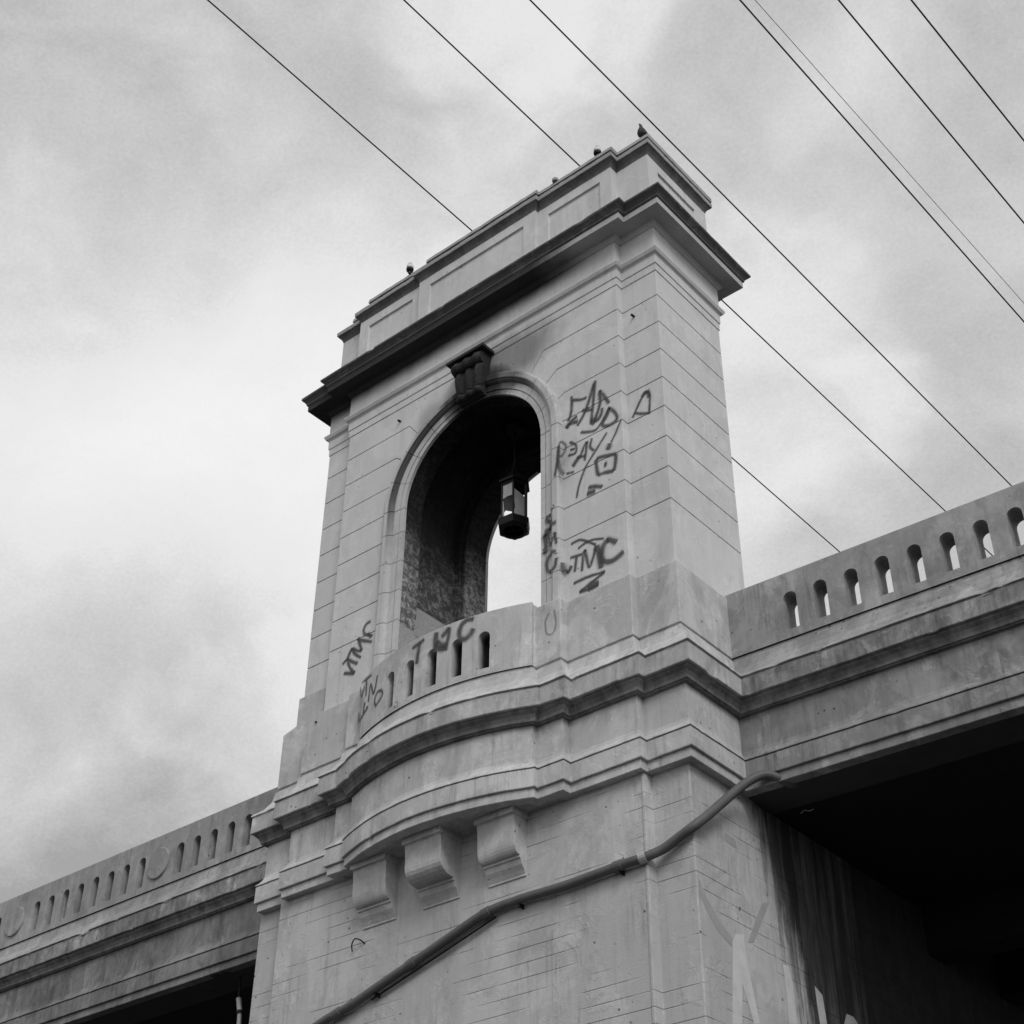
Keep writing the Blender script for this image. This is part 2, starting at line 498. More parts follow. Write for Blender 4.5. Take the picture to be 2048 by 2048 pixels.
tower = empty('bridge_tower', 'tall pale concrete tower with an arched opening, cornice and graffiti standing on the bridge pier', 'tower')

# ---- inner body of the shaft with the arched passage
def arch_ring(r, x0, x1, z0, z1, cx=CX, zs=ZS, n=28):
    p = [(x0, z0), (cx - r, z0), (cx - r, zs)]
    for i in range(1, n): a = pi - pi * i / n; p.append((cx + r * cos(a), zs + r * sin(a)))
    return p + [(cx + r, zs), (cx + r, z0), (x1, z0), (x1, z1), (x0, z1)]

bm = bmesh.new()
prism(bm, arch_ring(RA + 0.01, BL + 0.03, BR - 0.03, 0.1, 8.15), YB + 0.03, 0.27, 'y')
link('front_wall_core', bm, M['vault'], tower)
bm = bmesh.new()
prism(bm, arch_ring(RA + 0.15, BL + 0.03, BR - 0.03, 0.1, 8.15), 0.27, 1.41, 'y')
link('vault', bm, M['vault'], tower)
bm = bmesh.new()
prism(bm, arch_ring(RA + 0.01, BL + 0.03, BR - 0.03, 0.1, 8.15), 1.41, YBB - 0.03, 'y')
link('rear_wall_core', bm, M['vault'], tower)
for a, b in ((XL + 0.02, BL + 0.03), (BR - 0.03, XR - 0.02)):
    bm = bmesh.new(); box(bm, a, b, YS + 0.02, YT - 0.02, 0.1, 8.15)
    link('corner_core', bm, M['vault'], tower)
# rear arch moulding inside the passage, seen as a rib
bm = bmesh.new()
rr = []
for i in range(33):
    a = pi - pi * i / 32
    rr.append((CX + cos(a), sin(a)))
path = [(-1, 1.0)] + [(-1, ZS)] if False else None
rings = []
def arc_pts(r, z0=1.0, n=28):
    out = [(CX - r, z0), (CX - r, (z0 + ZS) / 2)]
    for i in range(n + 1):
        a = pi - pi * i / n; out.append((CX + r * cos(a), ZS + r * sin(a)))
    return out + [(CX + r, (z0 + ZS) / 2), (CX + r, z0)]
O = arc_pts(RA + 0.15); I = arc_pts(RA + 0.05)
for (ox, oz), (ix, iz) in zip(O, I): rings.append([(ox, 1.33, oz), (ix, 1.33, iz), (ix, 1.412, iz), (ox, 1.412, oz)])
loft(bm, rings)
link('rear_arch_rib', bm, M['vault'], tower)

# ---- facing: horizontal courses
def face_z(k): return J[k]
KX = {1: 49.4, 2: 34.0, 3: 17.5}        # joints that break towards the arch centre, angle where they meet the ring
KP = {1: (1.55, -0.036), 2: (1.83, 0.0), 3: (1.98, 0.0)}   # where they break: distance from centre line
RO = 1.88
def joint_line(k, side, dz):
    """points of joint k from the bay edge inwards"""
    xe = BR if side > 0 else BL
    if k == 0: return [(xe, J[0] + 0.02), (CX + side * 0.30, J[0] + 0.02)]
    z = J[min(k, 8)] + dz
    if k in KX:
        a = radians(KX[k])
        return [(xe, z), (CX + side * KP[k][0], z), (CX + side * RO * cos(a), ZS + RO * sin(a) + dz)]
    if k <= 8: return [(xe, z), (CX + side * RO, z)]
    return [(xe, ZP - 0.02), (CX + side * RO, ZP - 0.02)]

for front in (1, 0):
    y0, y1 = (YB, YS + 0.03) if front else (YT - 0.03, YBB)
    for side in (1, -1):
        for k in range(0, 9):
            up = joint_line(k, side, -GAP); dn = joint_line(k + 1, side, GAP)
            z_in_up, z_in_dn = up[-1][1], dn[-1][1]
            poly = list(up)
            # run along the arch ring between the two joints
            def ang(kk): return 90.0 - degrees_key if kk == 0 else (KX.get(kk, 0.0))
            degrees_key = 9.0
            a0, a1 = (81.0 if k == 0 else KX.get(k, 0.0)), KX.get(k + 1, 0.0)
            if k == 0: poly = [up[0], up[1], (CX + side * RO * cos(radians(81)), ZS + RO * sin(radians(81)))]
            if k <= 3 and a0 > a1:
                m = 8
                for i in range(1, m):
                    a = radians(a0 + (a1 - a0) * i / m)
                    poly.append((CX + side * RO * cos(a), ZS + RO * sin(a)))
                if k == 3: poly.append((CX + side * RO, ZS))
            poly += dn[::-1]
            bm = bmesh.new(); prism(bm, poly, y0, y1, 'y')
            link('stone_course', bm, M['wall2'] if k == 0 else M['wall'], tower, bevel=0.006)
# corner blocks, one ring course each
for side in (1, -1):
    xa, xb = (BR - 0.02, XR) if side > 0 else (XL, BL + 0.02)
    for k in range(0, 9):
        zt = J[0] + 0.02 if k == 0 else J[k] - GAP
        zb = (J[k + 1] + GAP) if k < 8 else (ZP - 0.02)
        bm = bmesh.new(); box(bm, xa, xb, YS, YT, zb, zt)
        link('corner_stone', bm, M['wall2'] if k == 0 else M['wall'], tower, bevel=0.007)

# ---- arch surround: voussoirs and jamb stones with a moulded edge
PROF = [(1.51, -0.028), (1.51, 0.03), (1.60, 0.03), (1.603, 0.008), (1.618, 0.008), (1.622, 0.036), (1.72, 0.040), (1.735, 0.044),
        (1.75, 0.07), (1.775, 0.092), (1.80, 0.10), (1.805, 0.115), (1.90, 0.118), (1.93, 0.10), (1.94, 0.03), (1.94, -0.06), (1.62, -0.06)]
def ring_piece(a0, a1, yf, sgn, n=6):
    bm = bmesh.new(); R = []
    for i in range(n + 1):
        a = radians(a0 + (a1 - a0) * i / n)
        R.append([(CX + r * cos(a), yf - sgn * p, ZS + r * sin(a)) for r, p in PROF])
    loft(bm, R); return bm
JA = [0, 19, 38, 57, 78]
for yf, sgn in ((YB, 1), (YBB, -1)):
    for side in (1, -1):
        for a, b in zip(JA, JA[1:]):
            g = 0.16
            p, q = (a + g, b - g) if side > 0 else (180 - b + g, 180 - a - g)
            link('voussoir', ring_piece(p, q, yf, sgn), M['ring'], tower)
        zz = [ZS - 0.005, 3.947, 3.353, 2.771, 2.178, 1.59, 1.0]
        for zt, zb in zip(zz, zz[1:]):
            bm = bmesh.new()
            loft(bm, [[(CX + side * r, yf - sgn * p, z) for r, p in PROF] for z in (zt - 0.006, zb + 0.006)])
            link('jamb_stone', bm, M['ring'], tower)
    link('crown_stone', ring_piece(78.2, 101.8, yf, sgn), M['key'], tower)

# ---- keystone: scrolled console under a flat slab
def console(parent, yf, sgn):
    bm = bmesh.new()
    prof = []                                             # (out, z) down the front of the scroll
    for i in range(9): a = radians(120 - 210 * i / 8); prof.append((0.20 + 0.115 * cos(a), 6.735 + 0.115 * sin(a)))
    prof += [(0.215, 6.60), (0.225, 6.50), (0.215, 6.38), (0.19, 6.26), (0.165, 6.18)]
    for i in range(8): a = radians(95 - 200 * i / 7); prof.append((0.135 + 0.075 * cos(a), 6.085 + 0.075 * sin(a)))
    prof += [(0.08, 5.99), (-0.02, 5.98)]
    R = []
    W = 0.35
    for j in range(29):
        u = -1 + 2 * j / 28
        groove = 0.018 * cos(u * pi * 3.0) if abs(u) < 0.93 else -0.02
        ring = []
        for i, (o, z) in enumerate(prof):
            t = i / (len(prof) - 1)
            w = W * (1.0 - 0.22 * max(0, min(1, (6.8 - z) / 0.8)))
            oo = o + groove * (0.5 + 0.9 * sin(pi * t))
            ring.append((CX + 0.03 + u * w, yf - sgn * oo, z))
        ring += [(ring[-1][0], yf + sgn * 0.04, 5.98), (CX + 0.03 + u * W, yf + sgn * 0.04, 6.86), (CX + 0.03 + u * W, yf - sgn * 0.1, 6.86)]
        R.append(ring)
    loft(bm, R)
    k = link('keystone', bm, M['key'], parent)
    tag(k, 'scrolled keystone blackened by smoke')
    bm = bmesh.new()
    box(bm, CX - 0.40, CX + 0.46, *sorted((yf - sgn * 0.325, yf)), 6.865, 6.93)
    link('keystone_slab', bm, M['key'], k, bevel=0.008)
console(tower, YB, 1); console(tower, YBB, -1)

# ---- architrave, frieze, cornice round the whole head
HEAD = [(XR, YS), (BR, YS), (BR, YB), (BL, YB), (BL, YS), (XL, YS), (XL, YT), (BL, YT), (BL, YBB), (BR, YBB), (BR, YT), (XR, YT)]
arch_prof = [(-0.04, 6.864), (0.012, 6.864), (0.014, 7.012), (0.028, 7.022), (0.030, 7.20), (0.042, 7.222), (0.075, 7.245), (0.095, 7.29), (0.101, 7.306), (0.10, 7.325), (0.02, 7.34), (-0.04, 7.34)]
link('architrave', sweep(HEAD, arch_prof, closed=True, step=0.5, wob=0.002), M['wall2'], tower)
fr_prof = [(-0.04, 7.335), (0.028, 7.335), (0.030, 7.85), (-0.04, 7.85)]
link('frieze', sweep(HEAD, fr_prof, closed=True, step=0.5, wob=0.002), M['wall2'], tower)
so_prof = [(-0.04, 7.846), (0.045, 7.846), (0.10, 7.90), (0.115, 7.935), (0.36, 7.94), (0.362, 8.06), (-0.04, 8.06)]
link('cornice_bed', sweep(HEAD, so_prof, closed=True, step=0.4, wob=0.003), M['wall2'], tower)
co_prof = [(-0.04, 8.062), (0.366, 8.062), (0.372, 8.078), (0.385, 8.082), (0.392, 8.12), (0.425, 8.165), (0.46, 8.20), (0.474, 8.215), (0.476, 8.252), (0.40, 8.262), (-0.04, 8.30)]
link('cornice_edge', sweep(HEAD, co_prof, closed=True, step=0.07, wob=0.003, chip=0.09), M['mould'], tower)

# ---- attic with sunk panels
AS = 0.029
ZA0, ZA1 = 8.25, 9.82
WR, WL, YW = -0.702, -6.90, -0.154
CR, CL, YC = -2.36, -5.24, -0.225
bm = bmesh.new(); box(bm, XL + AS + 0.05, XR - AS - 0.05, YS + AS + 0.05, YT - AS - 0.05, 8.1, 10.1)
link('attic_core', bm, M['wall'], tower)

def panel(axis, a0, a1, z0, z1, p0, p1, q0, q1, f, back, dep=0.035):
    """wall slab with a sunk panel; f is the face coordinate, back the rear coordinate"""
    s = 1 if back > f else -1
    bm = bmesh.new()
    def P(a, z, c): return (a, c, z) if axis == 'y' else (c, a, z)
    o = [bm.verts.new(P(a, z, f)) for a, z in ((a0, z0), (a1, z0), (a1, z1), (a0, z1))]
    i = [bm.verts.new(P(a, z, f)) for a, z in ((p0, q0), (p1, q0), (p1, q1), (p0, q1))]
    e = 0.012
    d = [bm.verts.new(P(a, z, f + s * dep)) for a, z in ((p0 + e, q0 + e), (p1 - e, q0 + e), (p1 - e, q1 - e), (p0 + e, q1 - e))]
    b = [bm.verts.new(P(a, z, back)) for a, z in ((a0, z0), (a1, z0), (a1, z1), (a0, z1))]
    for k in range(4):
        l = (k + 1) % 4
        bm.faces.new((o[k], o[l], i[l], i[k])); bm.faces.new((i[k], i[l], d[l], d[k])); bm.faces.new((o[k], b[k], b[l], o[l]))
    bm.faces.new(d); bm.faces.new(b[::-1])
    return bm
for f, bk in ((YC, 0.3), (YT - YC, 1.5)):
    link('attic_panel', panel('y', CL, CR, ZA0, ZA1, CL + 0.28, CR - 0.28, 8.62, 9.58, f, bk), M['wall'], tower)
for f, bk in ((YW, 0.2), (YT - YW, 1.6)):
    for a0, a1, p0, p1 in ((CR - 0.01, WR, CR + 0.24, WR - 0.24), (WL, CL + 0.01, WL + 0.24, CL - 0.24)):
        link('attic_panel', panel('y', a0, a1, ZA0, ZA1, p0, p1, 8.62, 9.58, f, bk), M['wall'], tower)
for xf, xb in ((XR - AS, BR - 0.2), (XL + AS, BL + 0.2)):
    link('attic_panel', panel('x', YS + AS, YT - AS, ZA0, ZA1, YS + 0.33, YT - 0.38, 8.62, 9.59, xf, xb), M['wall'], tower)
ATT = [(XR - AS, YS + AS), (WR, YS + AS), (WR, YW), (CR, YW), (CR, YC), (CL, YC), (CL, YW), (WL, YW), (WL, YS + AS), (XL + AS, YS + AS),
       (XL + AS, YT - AS), (WL, YT - AS), (WL, YT - YW), (CL, YT - YW), (CL, YT - YC), (CR, YT - YC), (CR, YT - YW), (WR, YT - YW), (WR, YT - AS), (XR - AS, YT - AS)]
sima = [(-0.05, 9.80), (0.004, 9.80), (0.012, 9.835), (0.03, 9.88), (0.07, 9.935), (0.094, 9.955), (-0.05, 9.957)]
link('cap_moulding', sweep(ATT, sima, closed=True, step=0.1, wob=0.004), M['capdark'], tower)
cap_prof = [(-0.05, 9.958), (0.100, 9.958), (0.104, 9.97), (0.105, 10.05), (0.09, 10.062), (-0.05, 10.068)]
link('attic_cap', sweep(ATT, cap_prof, closed=True, step=0.07, wob=0.004, chip=0.08), M['cap'], tower)
def slab(x0, x1, y0, y1):
    bm = bmesh.new(); n = max(2, int((x1 - x0) / 0.12)); R = []
    for i in range(n + 1):
        x = x0 + (x1 - x0) * i / n
        a = jit((x, 3, 1), 2.0, 0.006); b = jit((x, 8, 1), 2.5, 0.006)
        R.append([(x, y0 + a, 10.105), (x, y1, 10.105), (x, y1, 10.205 + b), (x, y0 + 0.02 + a, 10.205 + b)])
    loft(bm, R); return bm
bm = bmesh.new(); box(bm, XL + 0.1, XR - 0.08, YS + 0.06, YT - 0.06, 10.06, 10.12)
link('roof_slab', bm, M['cap'], tower)
for x0, x1, y in ((-7.25, XR - AS + 0.104, YS + AS - 0.104), (-6.62, WR + 0.104, YW - 0.104), (-5.0, CR + 0.104, YC - 0.104)):
    link('cap_slab', slab(x0, x1, y, YT - y - (0.0 if x1 > -0.1 else 0.02)), M['cap'], tower)

# ------------------------------------------------------------------ pedestal under the shaft, with the bowed balcony
CB, HB, SB = -3.96, 1.725, 0.34
RB = (HB * HB + SB * SB) / (2 * SB); YCB = -0.448 - SB + RB
AB = math.asin(HB / RB)
arc = [(CB + RB * sin(AB - 2 * AB * i / 36), YCB - RB * cos(AB - 2 * AB * i / 36)) for i in range(37)]
PED = [(0.058, 1.5), (0.058, -0.058), (-0.634, -0.058), (-0.634, -0.201), (-1.786, -0.201), (-1.786, -0.351), (-2.237, -0.351)] + arc + \
      [(-5.686, -0.351), (-6.119, -0.351), (-6.119, -0.201), (-7.271, -0.201), (-7.271, -0.058), (-7.962, -0.058), (-7.962, 1.5)]

def ped_profiles(dz=0.0):
    ledge = [(-0.10, 0.0), (-0.024, 0.0), (-0.024, -0.058), (0.016, -0.064), (0.026, -0.14), (0.045, -0.23), (0.13, -0.37), (0.262, -0.478), (0.268, -0.500), (0.232, -0.508), (0.230, -0.532), (-0.10, -0.532)]
    fascia = [(-0.10, -0.532), (0.246, -0.532), (0.249, -0.79), (0.243, -0.80), (0.205, -0.802), (-0.10, -0.802)]
    cove = [(-0.10, -0.802), (0.198, -0.802), (0.190, -0.835), (0.150, -0.87), (0.125, -0.92), (0.118, -0.965), (0.092, -0.972), (0.088, -0.985), (-0.10, -0.985)]
    frieze = [(-0.10, -0.983), (0.030, -0.983), (0.030, -1.50), (0.045, -1.56), (0.085, -1.62), (0.122, -1.655), (0.124, -1.672), (0.092, -1.676), (0.092, -1.69), (-0.10, -1.69)]
    b1 = [(-0.10, -1.69), (0.112, -1.69), (0.114, -1.945), (0.110, -1.955), (0.066, -1.958), (0.066, -1.972), (-0.10, -1.972)]
    b2 = [(-0.10, -1.972), (0.072, -1.972), (0.072, -2.085), (0.066, -2.092), (-0.10, -2.092)]
    return [('ledge', ledge, 0), ('fascia', fascia, 1), ('cove', cove, 2), ('frieze_band', frieze, 0), ('string_band', b1, 0), ('string_band', b2, 0)]

for nm, pr, mi in ped_profiles():
    mat = {0: M['ped'], 1: M['band'], 2: M['cove']}[mi]
    link(nm, sweep(PED, pr, step=0.07, wob=0.003, chip=0.10 if nm in ('ledge', 'fascia') else 0.05), mat, tower)
inner = [(x, y) for x, y in PED]
def offset_path(path, d):
    out = []
    for i, p in enumerate(path):
        a = Vector(path[max(i - 1, 0)]); b = Vector(p); c = Vector(path[min(i + 1, len(path) - 1)])
        d0 = (b - a).normalized() if i else (c - b).normalized(); d1 = (c - b).normalized() if i < len(path) - 1 else d0
        n0 = Vector((-d0.y, d0.x)); n1 = Vector((-d1.y, d1.x)); m = (n0 + n1) / (1 + n0.dot(n1))
        q = b + m * d; out.append((q.x, q.y))
    return out
bm = bmesh.new(); prism(bm, offset_path(PED, -0.045), -2.083, 0.03, 'z')
link('pedestal_core', bm, M['band'], tower)

# plinth of the shaft
def plinth(poly, y0, y1):
    bm = bmesh.new(); prism(bm, poly, y0, y1, 'y'); return link('plinth', bm, M['ped'], tower, bevel=0.012)
plinth([(BR - 0.1, 0.004), (XR + PP, 0.004), (XR + PP, ZP), (BR - 0.1, ZP)], -PP, 1.9)
plinth([(CX + RA + 0.02, 0.004), (BR + PP, 0.004), (BR + PP, ZP - 0.004), (CX + RA + 0.02, ZP - 0.004)], YB - PP, 0.3)
plinth([(-7.271, 0.004), (CX - RA - 0.02, 0.004), (CX - RA - 0.02, ZP - 0.004), (BL - PP, ZP - 0.004), (-7.271, 0.68)], YB - PP, 0.3)
plinth([(-7.962, 0.004), (BL + 0.1, 0.004), (BL + 0.1, 1.59), (XL - PP, 1.59), (XL - PP, 1.075), (-7.962, 1.0)], -PP, 1.9)
# square piers either side of the balcony
for a, b in ((-2.30, -1.786), (-6.119, -5.62)):
    bm = bmesh.new(); box(bm, a, b, -0.351, 0.1, 0.004, 1.03 if a > -3 else 0.99)
    link('parapet_pier', bm, M['ped'], tower, bevel=0.02)

# balcony parapet, pierced by round headed slots
def slotted(slots, s0, s1, zt, zsill, zspr, hw, thick, put, step=0.15, zbot=0.004):
    """columns of wall between s0 and s1; slots = centres; put(s, depth, z) -> point"""
    S_ = {round(s0, 4), round(s1, 4)}
    k = int((s1 - s0) / step)
    for i in range(k + 1): S_.add(round(s0 + (s1 - s0) * i / k, 4))
    S_ = {s for s in S_ if not any(abs(s - c) < hw + 0.012 for c in slots)}
    for c in slots:
        for i in range(9): S_.add(round(c - hw * cos(pi * i / 8), 4))
    S_ = sorted(S_)
    bm = bmesh.new()
    hv = {c: 0.012 * noise.noise(Vector((c * 3.1, 1.7, 0.3))) for c in slots}
    def low(s, right):
        for c in slots:
            if abs(s - c) < hw - 1e-3: return zspr + hv[c] * 1.5 + sqrt(max(0, hw * hw - (s - c) ** 2))
            if abs(s - c) <= hw + 1e-3:
                inside = (s < c) if right else (s > c)
                if inside: return zspr + hv[c] * 1.5
        return None
    def quad(a, b, c, d):
        bm.faces.new([bm.verts.new(p) for p in (a, b, c, d)])
    for a, b in zip(S_, S_[1:]):
        la, lb = low(a, True), low(b, False)
        hole = la is not None and lb is not None
        za = la if hole else zbot; zb = lb if hole else zbot
        quad(put(a, 0, za), put(b, 0, zb), put(b, 0, zt), put(a, 0, zt))
        quad(put(a, thick, za), put(b, thick, zb), put(b, thick, zt), put(a, thick, zt))
        quad(put(a, 0, zt), put(b, 0, zt), put(b, thick, zt), put(a, thick, zt))
        if hole:
            quad(put(a, 0, za), put(b, 0, zb), put(b, thick, zb), put(a, thick, za))
            quad(put(a, 0, zbot), put(b, 0, zbot), put(b, 0, zsill), put(a, 0, zsill))
            quad(put(a, thick, zbot), put(b, thick, zbot), put(b, thick, zsill), put(a, thick, zsill))
            quad(put(a, 0, zsill), put(b, 0, zsill), put(b, thick, zsill), put(a, thick, zsill))
    for c in slots:
        for e in (-hw, hw):
            quad(put(c + e, 0, zsill), put(c + e, thick, zsill), put(c + e, thick, zspr + hv[c] * 1.5), put(c + e, 0, zspr + hv[c] * 1.5))
    for e in (s0, s1): quad(put(e, 0, zbot), put(e, thick, zbot), put(e, thick, zt), put(e, 0, zt))
    bmesh.ops.remove_doubles(bm, verts=bm.verts[:], dist=0.0006)
    return bm
def put_arc(s, d, z):
    a = s / RB
    return (CB + (RB - d) * sin(a), YCB - (RB - d) * cos(a), z)
SA = RB * AB
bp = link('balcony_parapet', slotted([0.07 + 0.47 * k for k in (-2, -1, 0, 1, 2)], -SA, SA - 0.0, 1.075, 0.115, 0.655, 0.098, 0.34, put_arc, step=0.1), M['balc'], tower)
tag(bp, 'bowed balcony parapet pierced by five slots and tagged with black paint')
bm = bmesh.new()
box(bm, -2.53, -2.237, -0.40, 0.0, 0.004, 1.06)
link('parapet_return', bm, M['ped'], tower, bevel=0.015)

# corbels carrying the balcony
def corbel(xa, xb, yt):
    bm = bmesh.new()
    prof = [(YB + 0.05, -2.05), (yt, -2.05), (yt, -2.175), (yt + 0.025, -2.185), (yt + 0.04, -2.33), (yt + 0.045, -2.50)]
    yb = YB - 0.165
    for i in range(7):
        a = radians(90 * i / 6); prof.append((yt + 0.045 + (yb - yt - 0.045) * (1 - cos(a)), -2.52 - 0.20 * sin(a)))
    prof += [(yb + 0.02, -2.722), (yb + 0.02, -2.755), (yb + 0.045, -2.76), (yb + 0.07, -2.83), (yb + 0.115, -2.89), (YB - 0.02, -2.945), (YB - 0.02, -2.975), (YB + 0.05, -2.975)]
    R = []
    for i in range(5):
        x = xa + (xb - xa) * i / 4; R.append([(x, p + 0.0, z) for p, z in prof])
    loft(bm, R)
    o = link('corbel', bm, M['ped'], tower, bevel=0.012)
    bm = bmesh.new(); box(bm, xa - 0.022, xb + 0.022, yt - 0.022, YB + 0.04, -2.172, -2.078)
    link('corbel_cap', bm, M['ped'], o, bevel=0.008)
    return o
corbel(-3.23, -2.575, -0.455); corbel(-4.44, -3.76, -0.61); corbel(-5.62, -4.96, -0.455)

# the pier below
PIER = [(0.0, 17.0), (0.0, 0.0), (-0.60, 0.0), (-0.60, YB), (-7.48, YB), (-7.48, 0.0), (-8.09, 0.0), (-8.09, 17.0)]
def pier_bm(y1, y2=None):
    bm = bmesh.new()
    for a, b in zip([-2.06 - 1.07 * i for i in range(10)], [-2.06 - 1.07 * i for i in range(1, 11)]):
        pass
    return bm
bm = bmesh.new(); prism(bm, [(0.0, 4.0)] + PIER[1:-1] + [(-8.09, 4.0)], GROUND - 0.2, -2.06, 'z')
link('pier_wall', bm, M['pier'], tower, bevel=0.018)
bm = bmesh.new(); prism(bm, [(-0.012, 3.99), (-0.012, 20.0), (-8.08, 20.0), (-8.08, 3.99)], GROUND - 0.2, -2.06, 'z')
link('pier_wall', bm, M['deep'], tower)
# cast seam running down the pier beside the bay edge
bm = bmesh.new(); prism(bm, [(-0.645, YB - 0.018), (-0.60, YB - 0.018), (-0.588, -0.0), (-0.60, 0.02), (-0.66, YB + 0.02)], GROUND, -2.1, 'z')
link('pier_arris', bm, M['pier'], tower, bevel=0.01)

# ------------------------------------------------------------------ the two bridge spans
def span(name, label, x0, x1, yaw, ox, oy, slots, discs, thick=0.35, low='bridge'):
    """local x runs along the bridge from the tower"""
    e = empty(name, label, 'bridge')
    ca, sa = cos(yaw), sin(yaw)
    def T(p): return (ox + p[0] * ca - p[1] * sa, oy + p[0] * sa + p[1] * ca, p[2])
    def xf(bm):
        for v in bm.verts: v.co = Vector(T(v.co))
        return bm
    for nm, pr, mi in ped_profiles():
        pr = [(o, z - 0.007) for o, z in pr]
        mat = M['cove'] if nm == 'cove' else (M['bridgedirty'] if nm == 'fascia' else (M[low] if nm in ('frieze_band', 'string_band') else M['bridge']))
        link(nm, xf(sweep([(x1, 0), (x0, 0)], pr, step=0.08, wob=0.003, chip=0.10 if nm in ('ledge', 'fascia') else 0.05)), mat, e)
    link('parapet', xf(slotted(slots, x0, x1, 1.07, 0.14, 0.645, 0.105, thick, lambda s, d, z: (s, d, z), step=0.5)), M['parl'] if x0 < -5 else M['bridge'], e)
    for dx_ in discs:
        bm = bmesh.new(); n = 40
        R = []
        for r, y in ((0.31, 0.02), (0.305, -0.032), (0.295, -0.042)):
            R.append([(dx_ + r * cos(2 * pi * k / n), y, 0.49 + r * sin(2 * pi * k / n)) for k in range(n)])
        loft(bm, R)
        link('medallion', xf(bm), M['bridge'], e)
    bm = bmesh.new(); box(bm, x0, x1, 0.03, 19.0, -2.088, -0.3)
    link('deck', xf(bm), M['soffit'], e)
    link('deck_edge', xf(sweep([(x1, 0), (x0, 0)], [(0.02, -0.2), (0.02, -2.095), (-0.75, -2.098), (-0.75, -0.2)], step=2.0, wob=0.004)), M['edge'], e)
    for k in range(6):
        y = 5.0 + 2.4 * k
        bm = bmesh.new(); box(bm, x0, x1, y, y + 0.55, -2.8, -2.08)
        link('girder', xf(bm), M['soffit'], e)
    return e
sl = [1.04 + 0.47 * k for k in range(8)]
sl2 = [5.75 + 0.47 * k for k in range(9)] + [10.9 + 0.47 * k for k in range(9)]
span('bridge_span', 'bridge span right of the tower, bright sky showing through its parapet slots', 0.03, 30.0, math.atan(0.05), 0.0, 1.20, sl + sl2, [5.04, 10.2], low='bridge_mid')
ls = [-10.26 + 7.93 - 0.47 * k for k in range(5)]
LX = [-9.76, -10.25, -10.71, -11.18, -11.65, -12.12] + [-13.24 - 0.475 * k for k in range(8)] + [-17.9 - 0.475 * k for k in range(8)]
span('bridge_span', 'bridge span left of the tower, round disc between the dark parapet slots', -38.0, -7.93, 0.0, 0.0, 1.265, [x for x in LX], [-12.71, -17.25], low='bridge_old')

# ------------------------------------------------------------------ marks on the tower
def ribbon(bm, pts, w, put, off):
    uv = bm.loops.layers.uv.verify()
    P = [Vector((a, b, 0)) for a, b in pts]
    if len(P) > 2: P = smooth_path(P, 9)
    elif len(P) == 2: P = [P[0].lerp(P[1], t / 12) for t in range(13)]
    L = []
    for i, p in enumerate(P):
        d = (P[min(i + 1, len(P) - 1)] - P[max(i - 1, 0)]).normalized()
        n = Vector((-d.y, d.x, 0)); ww = w * 0.5 * (1.0 + 0.25 * noise.noise(p * 6.0))
        if i == 0 or i == len(P) - 1: ww *= 0.7
        L.append((put(*(p + n * ww).xy, off), put(*(p - n * ww).xy, off)))
    for i in range(len(L) - 1):
        vs = [bm.verts.new(q) for q in (L[i][0], L[i][1], L[i + 1][1], L[i + 1][0])]
        f = bm.faces.new(vs)
        for lp, c in zip(f.loops, ((i, 0), (i, 1), (i + 1, 1), (i + 1, 0))): lp[uv].uv = c
